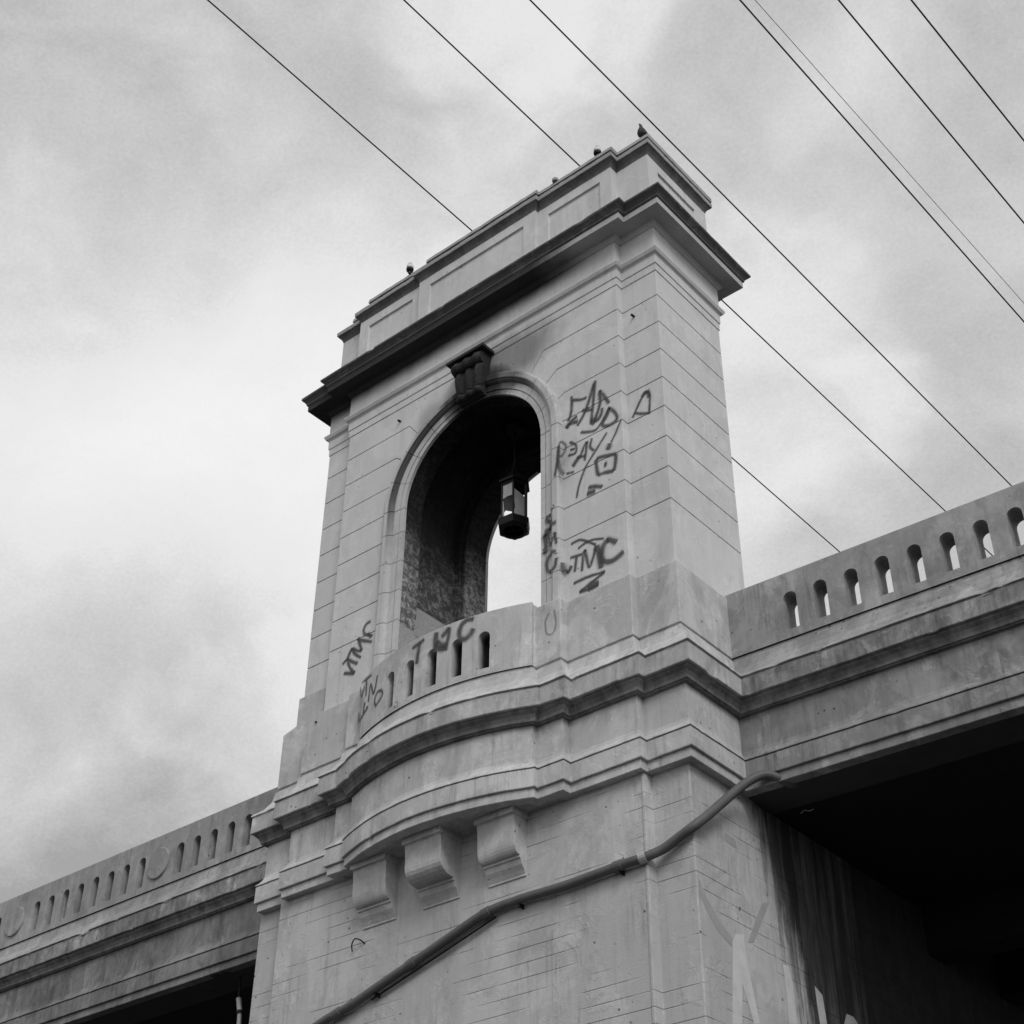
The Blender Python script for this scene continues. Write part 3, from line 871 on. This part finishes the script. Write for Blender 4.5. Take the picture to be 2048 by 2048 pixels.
TAGS = [
  ('EAGO', 'y,-0.143', [(0.045,[(-1.668,4.962),(-1.667,4.769),(-1.697,4.567),(-1.756,4.477)]),(0.045,[(-1.657,4.873),(-1.487,4.784),(-1.362,4.763)]),(0.045,[(-1.785,4.344),(-1.678,4.448),(-1.559,4.478)]),(0.06,[(-1.785,4.344),(-1.718,4.403),(-1.549,4.365)]),(0.045,[(-1.564,4.279),(-1.389,4.507),(-1.222,4.931),(-1.167,5.01)]),(0.045,[(-1.194,4.971),(-1.237,4.585),(-1.29,4.159)]),(0.045,[(-1.466,4.549),(-1.262,4.45)]),(0.045,[(-0.931,4.401),(-1.001,4.562),(-1.103,4.741),(-1.1,4.509),(-1.218,4.199),(-1.271,4.135)]),(0.035,[(-1.503,4.113),(-1.223,4.004),(-1.067,4.118),(-0.921,4.329)]),(0.045,[(-0.922,4.303),(-0.815,4.138),(-0.795,3.996),(-0.947,3.961),(-1.07,4.04),(-0.964,4.193),(-0.922,4.303)]),(0.045,[(-1.293,4.266),(-1.167,4.185),(-1.088,4.261),(-1.059,4.379)])]),
  ('RAY', 'y,-0.143', [(0.035,[(-1.799,3.433),(-1.646,3.394)]),(0.035,[(-1.725,4.033),(-1.598,3.9),(-1.614,3.752),(-1.755,3.778)]),(0.035,[(-1.715,3.869),(-1.612,3.842)]),(0.06,[(-1.67,3.509),(-1.604,3.578),(-1.513,3.648)]),(0.035,[(-1.513,3.648),(-1.386,3.854),(-1.435,3.505)]),(0.035,[(-1.59,3.649),(-1.413,3.596)]),(0.035,[(-1.278,3.876),(-1.32,3.729),(-1.248,3.614)]),(0.03,[(-0.989,3.84),(-1.184,3.632),(-1.419,3.368),(-1.552,3.081),(-1.607,2.858)]),(0.025,[(-0.71,3.95),(-0.831,3.73),(-0.923,3.598)]),(0.07,[(-0.936,3.592),(-0.989,3.492)])]),
  ('R', 'y,-0.261', [(0.04,[(-1.749,3.952),(-1.832,3.98),(-1.877,3.658),(-1.937,3.379)]),(0.055,[(-1.848,3.956),(-1.862,3.65),(-1.828,3.478),(-1.758,3.315)]),(0.04,[(-1.749,3.952),(-1.704,3.842),(-1.778,3.711),(-1.851,3.735)])]),
  ('square', 'y,-0.143', [(0.05,[(-1.216,3.418),(-1.116,3.417),(-0.835,3.335)]),(0.05,[(-0.835,3.335),(-0.853,3.181),(-0.888,3.029)]),(0.05,[(-0.888,3.029),(-1.053,3.082),(-1.189,3.095)]),(0.05,[(-1.189,3.095),(-1.208,3.261),(-1.221,3.42)]),(0.08,[(-1.067,3.24),(-1.011,3.227)]),(0.05,[(-1.379,2.958),(-1.244,2.909),(-1.106,2.84)]),(0.07,[(-1.407,2.855),(-1.247,2.823)])]),
  ('A', 'y,0.0', [(0.035,[(-0.598,4.014),(-0.517,4.149),(-0.415,4.304),(-0.315,4.407)]),(0.035,[(-0.31,4.405),(-0.256,4.281),(-0.288,3.919)]),(0.035,[(-0.55,4.088),(-0.43,4.009),(-0.292,3.946)]),(0.05,[(-0.401,4.323),(-0.349,4.386),(-0.288,4.365),(-0.274,4.252)])]),
  ('VTMC', 'y,-0.143', [(0.035,[(-1.735,2.054),(-1.574,2.059),(-1.43,1.969),(-1.265,1.828)]),(0.03,[(-1.602,1.911),(-1.479,1.949),(-1.333,1.953),(-1.119,1.878)]),(0.045,[(-1.851,1.739),(-1.8,1.576),(-1.725,1.66)]),(0.04,[(-1.751,1.813),(-1.629,1.793),(-1.52,1.779)]),(0.04,[(-1.629,1.781),(-1.671,1.52)]),(0.04,[(-1.539,1.474),(-1.478,1.819),(-1.395,1.495),(-1.26,1.814)]),(0.085,[(-1.253,1.811),(-1.201,1.589),(-1.184,1.375)]),(0.07,[(-0.889,1.703),(-1.05,1.818),(-1.155,1.684),(-1.144,1.495),(-0.971,1.417),(-0.769,1.487)])]),
  ('zigzag', 'y,-0.143', [(0.04,[(-1.698,1.329),(-1.41,1.328),(-1.113,1.285)]),(0.04,[(-1.127,1.28),(-1.356,1.209),(-1.592,1.128)]),(0.1,[(-1.443,1.137),(-1.23,1.141)]),(0.04,[(-1.592,1.128),(-1.415,1.112),(-1.245,1.12)])]),
  ('VTNO', 'y,-0.198', [(0.04,[(-1.959,2.837),(-2.052,2.747),(-2.181,2.734)]),(0.05,[(-2.181,2.719),(-2.053,2.561),(-2.021,2.747)]),(0.06,[(-2.207,2.48),(-2.054,2.497),(-1.917,2.491)]),(0.04,[(-2.106,2.477),(-2.101,2.343),(-2.072,2.156)]),(0.05,[(-2.087,2.148),(-1.98,2.244),(-1.935,2.31)]),(0.04,[(-1.95,2.302),(-1.913,2.083)]),(0.1,[(-2.191,2.443),(-2.171,2.259),(-2.193,2.081)]),(0.045,[(-1.924,1.945),(-2.088,1.996),(-2.164,1.882),(-2.135,1.719),(-2.031,1.653),(-1.942,1.698),(-1.909,1.91)])]),
  ('VTMC left', 'y,-0.143', [(0.04,[(-6.436,1.802),(-6.356,1.655),(-6.245,1.522)]),(0.05,[(-6.245,1.522),(-6.373,1.566),(-6.508,1.621)]),(0.04,[(-6.559,1.807),(-6.432,1.886)]),(0.05,[(-6.471,1.88),(-6.344,1.788),(-6.192,1.687)]),(0.04,[(-6.446,1.892),(-6.358,2.051)]),(0.04,[(-6.371,2.045),(-6.265,1.896),(-6.124,1.773)]),(0.04,[(-6.345,2.046),(-6.218,1.942),(-6.116,1.903)]),(0.04,[(-6.116,1.903),(-6.177,2.056),(-6.235,2.191)]),(0.04,[(-6.235,2.191),(-6.145,2.118),(-5.888,1.984)]),(0.04,[(-5.953,2.411),(-6.055,2.398),(-6.106,2.309),(-6.076,2.21),(-5.886,2.102)]),(0.04,[(-5.998,2.2),(-5.923,2.084)])]),
  ('VTNC', 'cyl', [(0.035,[(-1.904,0.981),(-1.816,0.765),(-1.73,0.912)]),(0.035,[(-1.841,1.03),(-1.639,1.006),(-1.476,0.988)]),(0.035,[(-1.658,0.996),(-1.628,0.68)]),(0.035,[(-1.523,0.519),(-1.482,0.817),(-1.348,0.598),(-1.261,0.877)]),(0.035,[(-1.095,0.522),(-1.066,0.44),(-1.196,0.354),(-1.262,0.346),(-1.301,0.462),(-1.221,0.561),(-1.086,0.527)])]),
  ('arrow', 'cyl', [(0.045,[(-1.665,0.599),(-1.687,0.403)]),(0.045,[(-1.512,0.445),(-1.683,0.381),(-1.864,0.323)]),(0.07,[(-1.886,0.511),(-1.848,0.334)])]),
  ('TMC', 'cyl', [(0.05,[(-0.365,0.942),(-0.231,0.964),(-0.102,0.994)]),(0.055,[(-0.196,0.979),(-0.225,0.804),(-0.244,0.617)]),(0.07,[(0.139,1.022),(0.132,0.858),(0.142,0.679)]),(0.09,[(0.148,0.852),(0.258,0.733),(0.363,0.734)]),(0.09,[(0.194,0.718),(0.324,0.68)]),(0.06,[(0.25,0.892),(0.332,0.96),(0.388,1.018)]),(0.05,[(0.388,1.018),(0.379,0.845),(0.336,0.627)]),(0.065,[(0.832,1.015),(0.715,1.033),(0.618,0.977),(0.579,0.854),(0.607,0.738),(0.686,0.712),(0.782,0.769),(0.827,0.851)])]),
  ('small d', 'cyl', [(0.02,[(-0.727,0.07),(-0.65,0.056),(-0.645,0.126),(-0.72,0.143)]),(0.02,[(-0.732,0.062),(-0.702,0.097)])]),
]
PATCH = [[(0.688,-4.254),(0.776,-4.12),(0.955,-4.075),(0.978,-4.266),(1.022,-4.545),(1.086,-4.796),(1.17,-5.123),(1.028,-5.16),(0.942,-4.947),(0.84,-4.73),(0.755,-5.23),(0.543,-5.284)],[(1.847,-4.192),(1.978,-4.185),(2.037,-4.359),(2.062,-4.895),(1.851,-4.949),(1.862,-4.507)],[(2.604,-4.263),(2.781,-4.337),(2.816,-4.702),(2.633,-4.749),(2.61,-4.504)],[(3.274,-4.585),(3.373,-4.425),(3.556,-4.418),(3.661,-4.486)]]
SHADE = [[(0.043,-3.648),(0.142,-3.795),(0.412,-4.044),(0.697,-4.193),(0.679,-4.315),(0.391,-4.207),(0.152,-3.989),(0.039,-3.828)],[(1.472,-3.508),(1.67,-3.424),(1.429,-3.769),(1.196,-4.102),(1.049,-4.146),(1.233,-3.87)],[(0.716,-2.793),(0.963,-2.812),(0.982,-2.934),(0.701,-2.906)]]

LABELS = {'EAGO': 'scrawled black letters EAGO', 'RAY': 'scrawled black letters EAY with a long slash', 'R': 'black letter R on the edge of the arch surround', 'square': 'painted square with a dot and two dashes',
            'A': 'single black letter A', 'VTMC': 'black letters VTMC right of the arch', 'zigzag': 'black zigzag underline', 'VTNO': 'black letters running down the right jamb',
            'VTMC left': 'slanting black letters VTMC left of the arch', 'VTNC': 'thin black letters VTNC on the balcony end', 'arrow': 'black arrow pointing down left',
            'TMC': 'large black letters TMC over the balcony slots', 'small d': 'tiny grey letter D'}
def on_face(Y):
    def put(a, z, o):                                   # follow the raised edge of the arch surround
        r = a - CX
        if Y < -0.05:
            if 1.79 < r < 1.95: o += 0.120
            elif 1.735 < r <= 1.79: o += 0.10
            elif 1.50 < r <= 1.735: o += 0.044
        return (a, Y - o, z)
    return put
for name, plane, strokes in TAGS:
    if plane == 'cyl': put = lambda a, z, o: put_arc(a, -o, z)
    else:
        yy = float(plane.split(',')[1]); put = (lambda a, z, o: (a, YB - 0.119 - o, z)) if name == 'R' else on_face(YB if yy < -0.05 else yy)
    first = None
    for i, (w, pts) in enumerate(strokes):
        bm = bmesh.new(); ribbon(bm, pts, w * 2.6, put, 0.004 + 0.0006 * i)
        o = link('paint_stroke' if first else 'graffiti_tag', bm, M['paint2'] if name == 'small d' else M['paint'], first or tower)
        if not first: first = tag(o, LABELS[name])
bm = bmesh.new(); ribbon(bm, [(-1.99, 0.83), (-2.06, 0.72), (-2.04, 0.5), (-1.93, 0.46), (-1.87, 0.6), (-1.9, 0.85)], 0.07, lambda a, z, o: (a, -0.351 - o, z), 0.004)
tag(link('graffiti_tag', bm, M['paint2'], tower), 'faded grey letter O on the pier beside the balcony')
for polys, mat, nm, lab in ((PATCH, M['white'], 'paint_patch', 'pale painted letter stroke on the pier side'), (SHADE, M['greypaint'], 'paint_patch', 'grey painted stroke on the pier side')):
    for i, poly in enumerate(polys):
        bm = bmesh.new(); f = bm.faces.new([bm.verts.new((0.004 if mat is M['white'] else 0.003, a, b)) for a, b in poly])
        f.normal_update(); bmesh.ops.triangulate(bm, faces=[f])
        tag(link(nm, bm, mat, tower), lab)

# little iron stubs left in the walls
def stub(x, y, z, r=0.02, l=0.08, parent=tower, mat='iron'):
    bm = bmesh.new(); tube(bm, [(x, y + 0.03, z), (x, y - l, z - 0.01)], r, 8)
    return link('iron_stub', bm, M[mat], parent)
stub(-0.47, 0.0, 6.10, 0.022, 0.07); stub(-5.59, YB, 6.55, 0.022, 0.06); stub(-7.0, -0.2, 0.86, 0.018, 0.03)
bm = bmesh.new(); tube(bm, smooth_path([(-5.78, YB - 0.03, -3.26), (-5.76, YB - 0.07, -3.18), (-5.68, YB - 0.1, -3.12), (-5.60, YB - 0.06, -3.14), (-5.56, YB + 0.02, -3.20)]), 0.010, 6)
tag(link('bent_rod', bm, M['iron'], tower), 'bent iron rod sticking out of the pier')

# ------------------------------------------------------------------ conduit across the pier
con = empty('conduit_pipe', 'thick grey conduit slanting across the pier and curling in under the right span', 'pipe')
CP = [(-9.2, -0.23, -5.05), (-7.6, -0.23, -4.62), (-6.28, -0.23, -4.2), (-5.69, -0.23, -4.07), (-5.11, -0.23, -3.90), (-4.51, -0.23, -3.73), (-3.86, -0.23, -3.54), (-3.2, -0.23, -3.355), (-2.58, -0.23, -3.32),
      (-1.83, -0.23, -3.33), (-0.98, -0.23, -3.30), (-0.62, -0.22, -3.29), (-0.40, -0.12, -3.21), (-0.2, -0.09, -3.12), (0.03, -0.07, -3.02), (0.13, 0.1, -2.85), (0.17, 0.42, -2.56), (0.26, 0.80, -2.20),
      (0.39, 0.99, -2.03), (0.51, 1.10, -1.995), (0.615, 1.20, -2.045), (0.66, 1.28, -2.075), (0.69, 1.36, -2.08), (0.70, 1.45, -2.03), (0.70, 1.6, -1.9)]
bm = bmesh.new(); tube(bm, smooth_path(CP, 6), 0.062, 14)
link('pipe', bm, M['conduit'], con, smooth=True)
def collar(p, q, r, name='coupling', mat='conduit'):
    bm = bmesh.new(); tube(bm, [p, tuple(Vector(p).lerp(Vector(q), 0.04)), tuple(Vector(p).lerp(Vector(q), 0.96)), q], [r * 0.93, r, r, r * 0.93], 14)
    return link(name, bm, M[mat], con, smooth=False)
collar((-4.60, -0.23, -3.755), (-4.46, -0.23, -3.715), 0.074); collar((-3.26, -0.23, -3.372), (-3.12, -0.23, -3.347), 0.076); collar((-6.0, -0.23, -4.145), (-5.86, -0.23, -4.105), 0.074); collar((-1.07, -0.23, -3.302), (-0.93, -0.23, -3.299), 0.073)
collar((-0.68, -0.225, -3.295), (-0.585, -0.205, -3.275), 0.078, 'pipe_clamp', 'clamp')
for x, z in ((-2.62, -3.42), (-0.98, -3.40), (-5.2, -4.03)):
    bm = bmesh.new(); box(bm, x - 0.011, x + 0.011, -0.25, YB + 0.03, z - 0.01, z + 0.05); link('pipe_bracket', bm, M['iron'], con)
bm = bmesh.new(); tube(bm, [(-5.3, -0.20, -4.06), (-4.2, -0.2, -3.76), (-3.05, -0.2, -3.44)], 0.012, 6); link('side_cable', bm, M['iron'], con)

# short pale pipe hanging below the left span, thin bent wire below the right one
pp = empty('hanging_pipe', 'short pale pipe with a joint hanging in the dark under the left span', 'pipe')
bm = bmesh.new(); tube(bm, [(-10.34, 1.6, -2.47), (-10.275, 1.6, -2.70)], 0.045, 10); link('pipe', bm, M['clamp'], pp)
bm = bmesh.new(); tube(bm, [(-10.27, 1.6, -2.74), (-10.20, 1.6, -3.6)], 0.038, 10); link('pipe', bm, M['clamp'], pp)
bm = bmesh.new(); tube(bm, [(-10.28, 1.6, -2.69), (-10.268, 1.6, -2.75)], 0.05, 10); link('coupling', bm, M['iron'], pp)
bm = bmesh.new(); tube(bm, [(-10.36, 1.6, -2.08), (-10.34, 1.6, -2.49)], 0.018, 6); link('hanger', bm, M['iron'], pp)
bm = bmesh.new(); tube(bm, smooth_path([(0.42, 2.0, -2.185), (0.48, 2.0, -2.155), (0.55, 2.0, -2.185), (0.62, 2.0, -2.18)], 4), 0.006, 6)
tag(link('loose_wire', bm, M['clamp']), 'short pale bent wire in the dark under the right span', 'wire')

# ------------------------------------------------------------------ lantern in the arch
lan = empty('lantern', 'broken black iron lantern with frosted glass hanging inside the arch', 'lantern')
LXc, LYc = -3.71, 0.85
def hexpt(r, k, z, rot=0.0): a = radians(60 * k + 30 + rot); return (LXc + r * cos(a), LYc + r * sin(a), z)
ROT = -24
bm = bmesh.new(); lathe(bm, [(0.03, 5.15), (0.08, 5.02), (0.16, 4.90), (0.29, 4.76), (0.295, 4.71), (0.24, 4.71), (0.05, 4.82)], LXc, LYc, 0, 6)
bmesh.ops.rotate(bm, verts=bm.verts[:], cent=(LXc, LYc, 0), matrix=Matrix.Rotation(radians(30 + ROT), 3, 'Z'))
link('roof', bm, M['iron'], lan)
bm = bmesh.new()
for z0, z1, r0, r1 in ((4.66, 4.73, 0.255, 0.215), (3.90, 3.965, 0.255, 0.215)):
    for k in range(6):
        a, b = hexpt(r0, k, z0, ROT), hexpt(r0, k + 1, z0, ROT); c, d = hexpt(r1, k + 1, z0, ROT), hexpt(r1, k, z0, ROT)
        a2, b2 = hexpt(r0, k, z1, ROT), hexpt(r0, k + 1, z1, ROT); c2, d2 = hexpt(r1, k + 1, z1, ROT), hexpt(r1, k, z1, ROT)
        loft(bm, [[a, b, c, d], [a2, b2, c2, d2]])
link('ring_frame', bm, M['iron'], lan)
for k in range(6):
    bm = bmesh.new(); tube(bm, [hexpt(0.23, k, 3.92, ROT), hexpt(0.23, k, 4.71, ROT)], 0.019, 6); link('corner_bar', bm, M['iron'], lan)
bm = bmesh.new(); lathe(bm, [(0.285, 3.955), (0.30, 3.93), (0.285, 3.80), (0.245, 3.765), (0.235, 3.80), (0.245, 3.955)], LXc, LYc, 0, 6)
bmesh.ops.rotate(bm, verts=bm.verts[:], cent=(LXc, LYc, 0), matrix=Matrix.Rotation(radians(30 + ROT), 3, 'Z'))
link('basket', bm, M['iron'], lan, smooth=False, bevel=0.006)
bm = bmesh.new(); R = []
for k in range(25):
    a = 2 * pi * k / 24; R.append([(LXc + (0.20 + 0.035 * cos(q)) * cos(a), LYc + (0.20 + 0.035 * cos(q)) * sin(a), 3.775 + 0.02 * sin(q)) for q in (0, 1.57, 3.14, 4.71)])
loft(bm, R, True, False); bmesh.ops.remove_doubles(bm, verts=bm.verts[:], dist=1e-5)
link('bottom_ring', bm, M['iron'], lan)
bm = bmesh.new()
for k in range(2):
    a = radians(25 + 90 * k); tube(bm, [(LXc + 0.21 * cos(a), LYc + 0.21 * sin(a), 3.79), (LXc - 0.21 * cos(a), LYc - 0.21 * sin(a), 3.79)], 0.012, 6)
link('cross_bar', bm, M['iron'], lan)
def pane(k, shape):
    """broken piece of glass: (u, v) 0..1 across side k"""
    A = Vector(hexpt(0.222, k, 3.95, ROT)); B = Vector(hexpt(0.222, k + 1, 3.95, ROT))
    nrm = (B - A).cross(Vector((0, 0, 1))).normalized() * 0.004
    bm = bmesh.new(); P = [A.lerp(B, u) + Vector((0, 0, v * 0.72)) for u, v in shape]
    loft(bm, [[p + nrm for p in P], [p - nrm for p in P]])
    link('glass_pane', bm, M['glass'], lan)
# sides facing the street: 4 is front left, 5 is front right
pane(4, [(0.04, 0.58), (0.5, 0.62), (0.96, 0.60), (0.97, 1.0), (0.03, 1.0)])
pane(4, [(0.03, 0.0), (0.2, 0.03), (0.12, 0.5), (0.04, 0.56)])
pane(5, [(0.03, 0.0), (0.97, 0.0), (0.96, 0.62), (0.8, 0.66), (0.5, 0.72), (0.03, 0.80), (0.03, 0.42), (0.16, 0.36), (0.18, 0.22), (0.03, 0.14)])
pane(2, [(0.04, 0.55), (0.96, 0.5), (0.96, 1.0), (0.04, 1.0)])
pane(0, [(0.04, 0.5), (0.96, 0.45), (0.96, 1.0), (0.04, 1.0)])
pane(3, [(0.04, 0.0), (0.5, 0.0), (0.3, 0.5), (0.04, 0.7)])
bm = bmesh.new(); tube(bm, [(LXc, LYc, 5.1), (LXc, LYc, ZS + RA + 0.16)], 0.016, 6); link('hanging_rod', bm, M['iron'], lan)
bm = bmesh.new(); tube(bm, [(LXc + 0.25, LYc - 0.02, 3.92), (LXc + 0.32, LYc - 0.04, 3.97)], 0.009, 5); link('loose_hook', bm, M['iron'], lan)
bm = bmesh.new(); tube(bm, [(LXc + 0.27, LYc, 3.85), (LXc + 0.32, LYc, 3.68)], 0.005, 5); link('loose_hook', bm, M['iron'], lan)
bm = bmesh.new(); lathe(bm, [(0.05, 5.93), (0.16, 5.93), (0.20, 5.98), (0.20, 6.2)], LXc, LYc, 0, 16)
link('ceiling_rose', bm, M['iron'], lan)

# ------------------------------------------------------------------ small fittings and the pigeon on the roof
def fitting(x, y, label, s=1.0, dome=True):
    f = empty('roof_lamp', label, 'lamp', 'small round fittings along the tower roof')
    f.location = (x, y, 10.20)
    bm = bmesh.new(); lathe(bm, [(0.035 * s, 0.0), (0.035 * s, 0.05 * s), (0.075 * s, 0.08 * s), (0.085 * s, 0.12 * s), (0.08 * s, 0.135 * s)], 0, 0, 0, 14); link('cup', bm, M['iron'], f, smooth=False)
    bm = bmesh.new(); lathe(bm, [(0.078 * s, 0.135 * s), (0.08 * s, 0.21 * s), (0.068 * s, 0.25 * s)], 0, 0, 0, 14); link('dome', bm, M['bulb'], f, smooth=True)
    bm = bmesh.new(); lathe(bm, [(0.069 * s, 0.25 * s), (0.05 * s, 0.285 * s), (0.015 * s, 0.295 * s)], 0, 0, 0, 14); link('top_cap', bm, M['iron'], f)
    return f
fitting(-0.93, -0.20, 'small round fitting with a white dome near the pigeon end of the tower roof', 0.9)
fitting(-5.50, -0.26, 'small round fitting with a white dome near the left end of the tower roof', 0.9)
bm = bmesh.new(); lathe(bm, [(0.06, 0.0), (0.065, 0.05), (0.04, 0.09)], -1.87, -0.24, 10.20, 10)
tag(link('roof_stub', bm, M['cap']), 'low worn stub midway along the tower roof edge', 'stub')

pig = empty('pigeon', 'dark pigeon perched on the top right corner of the tower roof', 'bird')
bx, by, bz = -0.085, -0.02, 10.21
spine = [(-0.02, 0.41, 0.007), (-0.014, 0.39, 0.018), (-0.006, 0.36, 0.026), (0.0, 0.32, 0.032), (0.0, 0.275, 0.043), (-0.005, 0.225, 0.060), (0.0, 0.17, 0.078), (0.015, 0.12, 0.082), (0.045, 0.08, 0.066), (0.075, 0.05, 0.042), (0.10, 0.03, 0.024)]
hd = Vector((-0.35, -0.94, 0)).normalized()             # the way the bird faces: out over the street
bm = bmesh.new(); R = []
for i, (a, zz, r) in enumerate(spine):
    c = Vector((bx, by, bz + zz)) + Vector((0.75, 0.45, 0)).normalized() * a
    side = Vector((-0.45, 0.75, 0)).normalized(); fw = Vector((0.8, 0.45, 0.25 if i > 5 else 0)).normalized()
    R.append([c + (side * cos(2 * pi * k / 14) + fw * sin(2 * pi * k / 14)) * r for k in range(14)])
loft(bm, R); link('body', bm, M['feather'], pig, smooth=True)
fwv = Vector((0.75, 0.45, 0)).normalized()
bm = bmesh.new(); c = Vector((bx, by, bz + 0.395)) - fwv * 0.02; tube(bm, [c, c - fwv * 0.028 + Vector((0, 0, 0.03))], [0.011, 0.002], 6); link('beak', bm, M['iron'], pig)
bm = bmesh.new(); side = Vector((-0.45, 0.75, 0)).normalized()
a = Vector((bx, by, bz + 0.10)) + fwv * 0.05; b = Vector((bx, by, bz - 0.0)) + fwv * 0.16
loft(bm, [[a + side * 0.03 + Vector((0, 0, .015)), a - side * 0.03 + Vector((0, 0, .015)), a - side * 0.03 - Vector((0, 0, .015)), a + side * 0.03 - Vector((0, 0, .015))],
          [b + side * 0.04 + Vector((0, 0, .006)), b - side * 0.04 + Vector((0, 0, .006)), b - side * 0.04 - Vector((0, 0, .006)), b + side * 0.04 - Vector((0, 0, .006))]])
link('tail', bm, M['feather'], pig)
for s in (-1, 1):
    bm = bmesh.new(); R = []
    for a_, zz, r in ((0.0, 0.24, 0.02), (0.015, 0.19, 0.05), (0.035, 0.13, 0.055), (0.075, 0.07, 0.038), (0.12, 0.02, 0.01)):
        c = Vector((bx, by, bz + zz)) + fwv * a_ + side * s * 0.06
        R.append([c + fwv * cos(2 * pi * k / 10) * r + side * s * sin(2 * pi * k / 10) * r * 0.4 for k in range(10)])
    loft(bm, R); link('wing', bm, M['feather'], pig, smooth=True)
    bm = bmesh.new(); p = Vector((bx, by, bz)) + side * s * 0.03 + fwv * 0.015; tube(bm, [p + Vector((0, 0, 0.07)), p - Vector((0, 0, 0.008))], 0.006, 6); link('leg', bm, M['iron'], pig)

# ------------------------------------------------------------------ power lines
WIRES = [((-8.35, -4.17, 17.43), 0.019, 'leftmost power line, running down behind the left half of the tower roof'),
         ((-4.93, -1.55, 17.16), 0.019, 'power line that passes behind the right half of the tower roof'),
         ((-2.77, 0.10, 16.99), 0.019, 'power line that clears the tower roof corner beside the pigeon'),
         ((0.76, 2.80, 16.71), 0.019, 'thick power line in the right sky with a thin line close above it'),
         ((1.01, 2.99, 16.69), 0.007, 'thin fine line just above the thick power line in the right sky'),
         ((2.39, 4.04, 16.58), 0.019, 'power line crossing the upper right of the sky'),
         ((3.58, 4.96, 16.49), 0.019, 'rightmost power line, in the top right corner of the sky')]
WEND = [(-7.84, 3.91, 16.6), (-4.55, 3.99, 16.59), (-1.79, 15.18, 15.44), (1.19, 9.74, 16.0), (1.44, 9.29, 16.04), (2.58, 7.2, 16.26), (3.90, 10.0, 15.97)]
for (p, r, lab), q in zip(WIRES, WEND):
    p = Vector(p); q = Vector(q); d = (q - p) / (q.y - p.y)
    bm = bmesh.new(); tube(bm, [p + d * (t - p.y) for t in (-60, -20, 0, 20, 60, 120, 165)], r, 6)
    tag(link('power_line', bm, M['cable']), lab, 'power line', 'power lines crossing the sky')

# ------------------------------------------------------------------ render settings
sc.render.engine = 'CYCLES'
sc.cycles.max_bounces = 6
sc.cycles.diffuse_bounces = 4
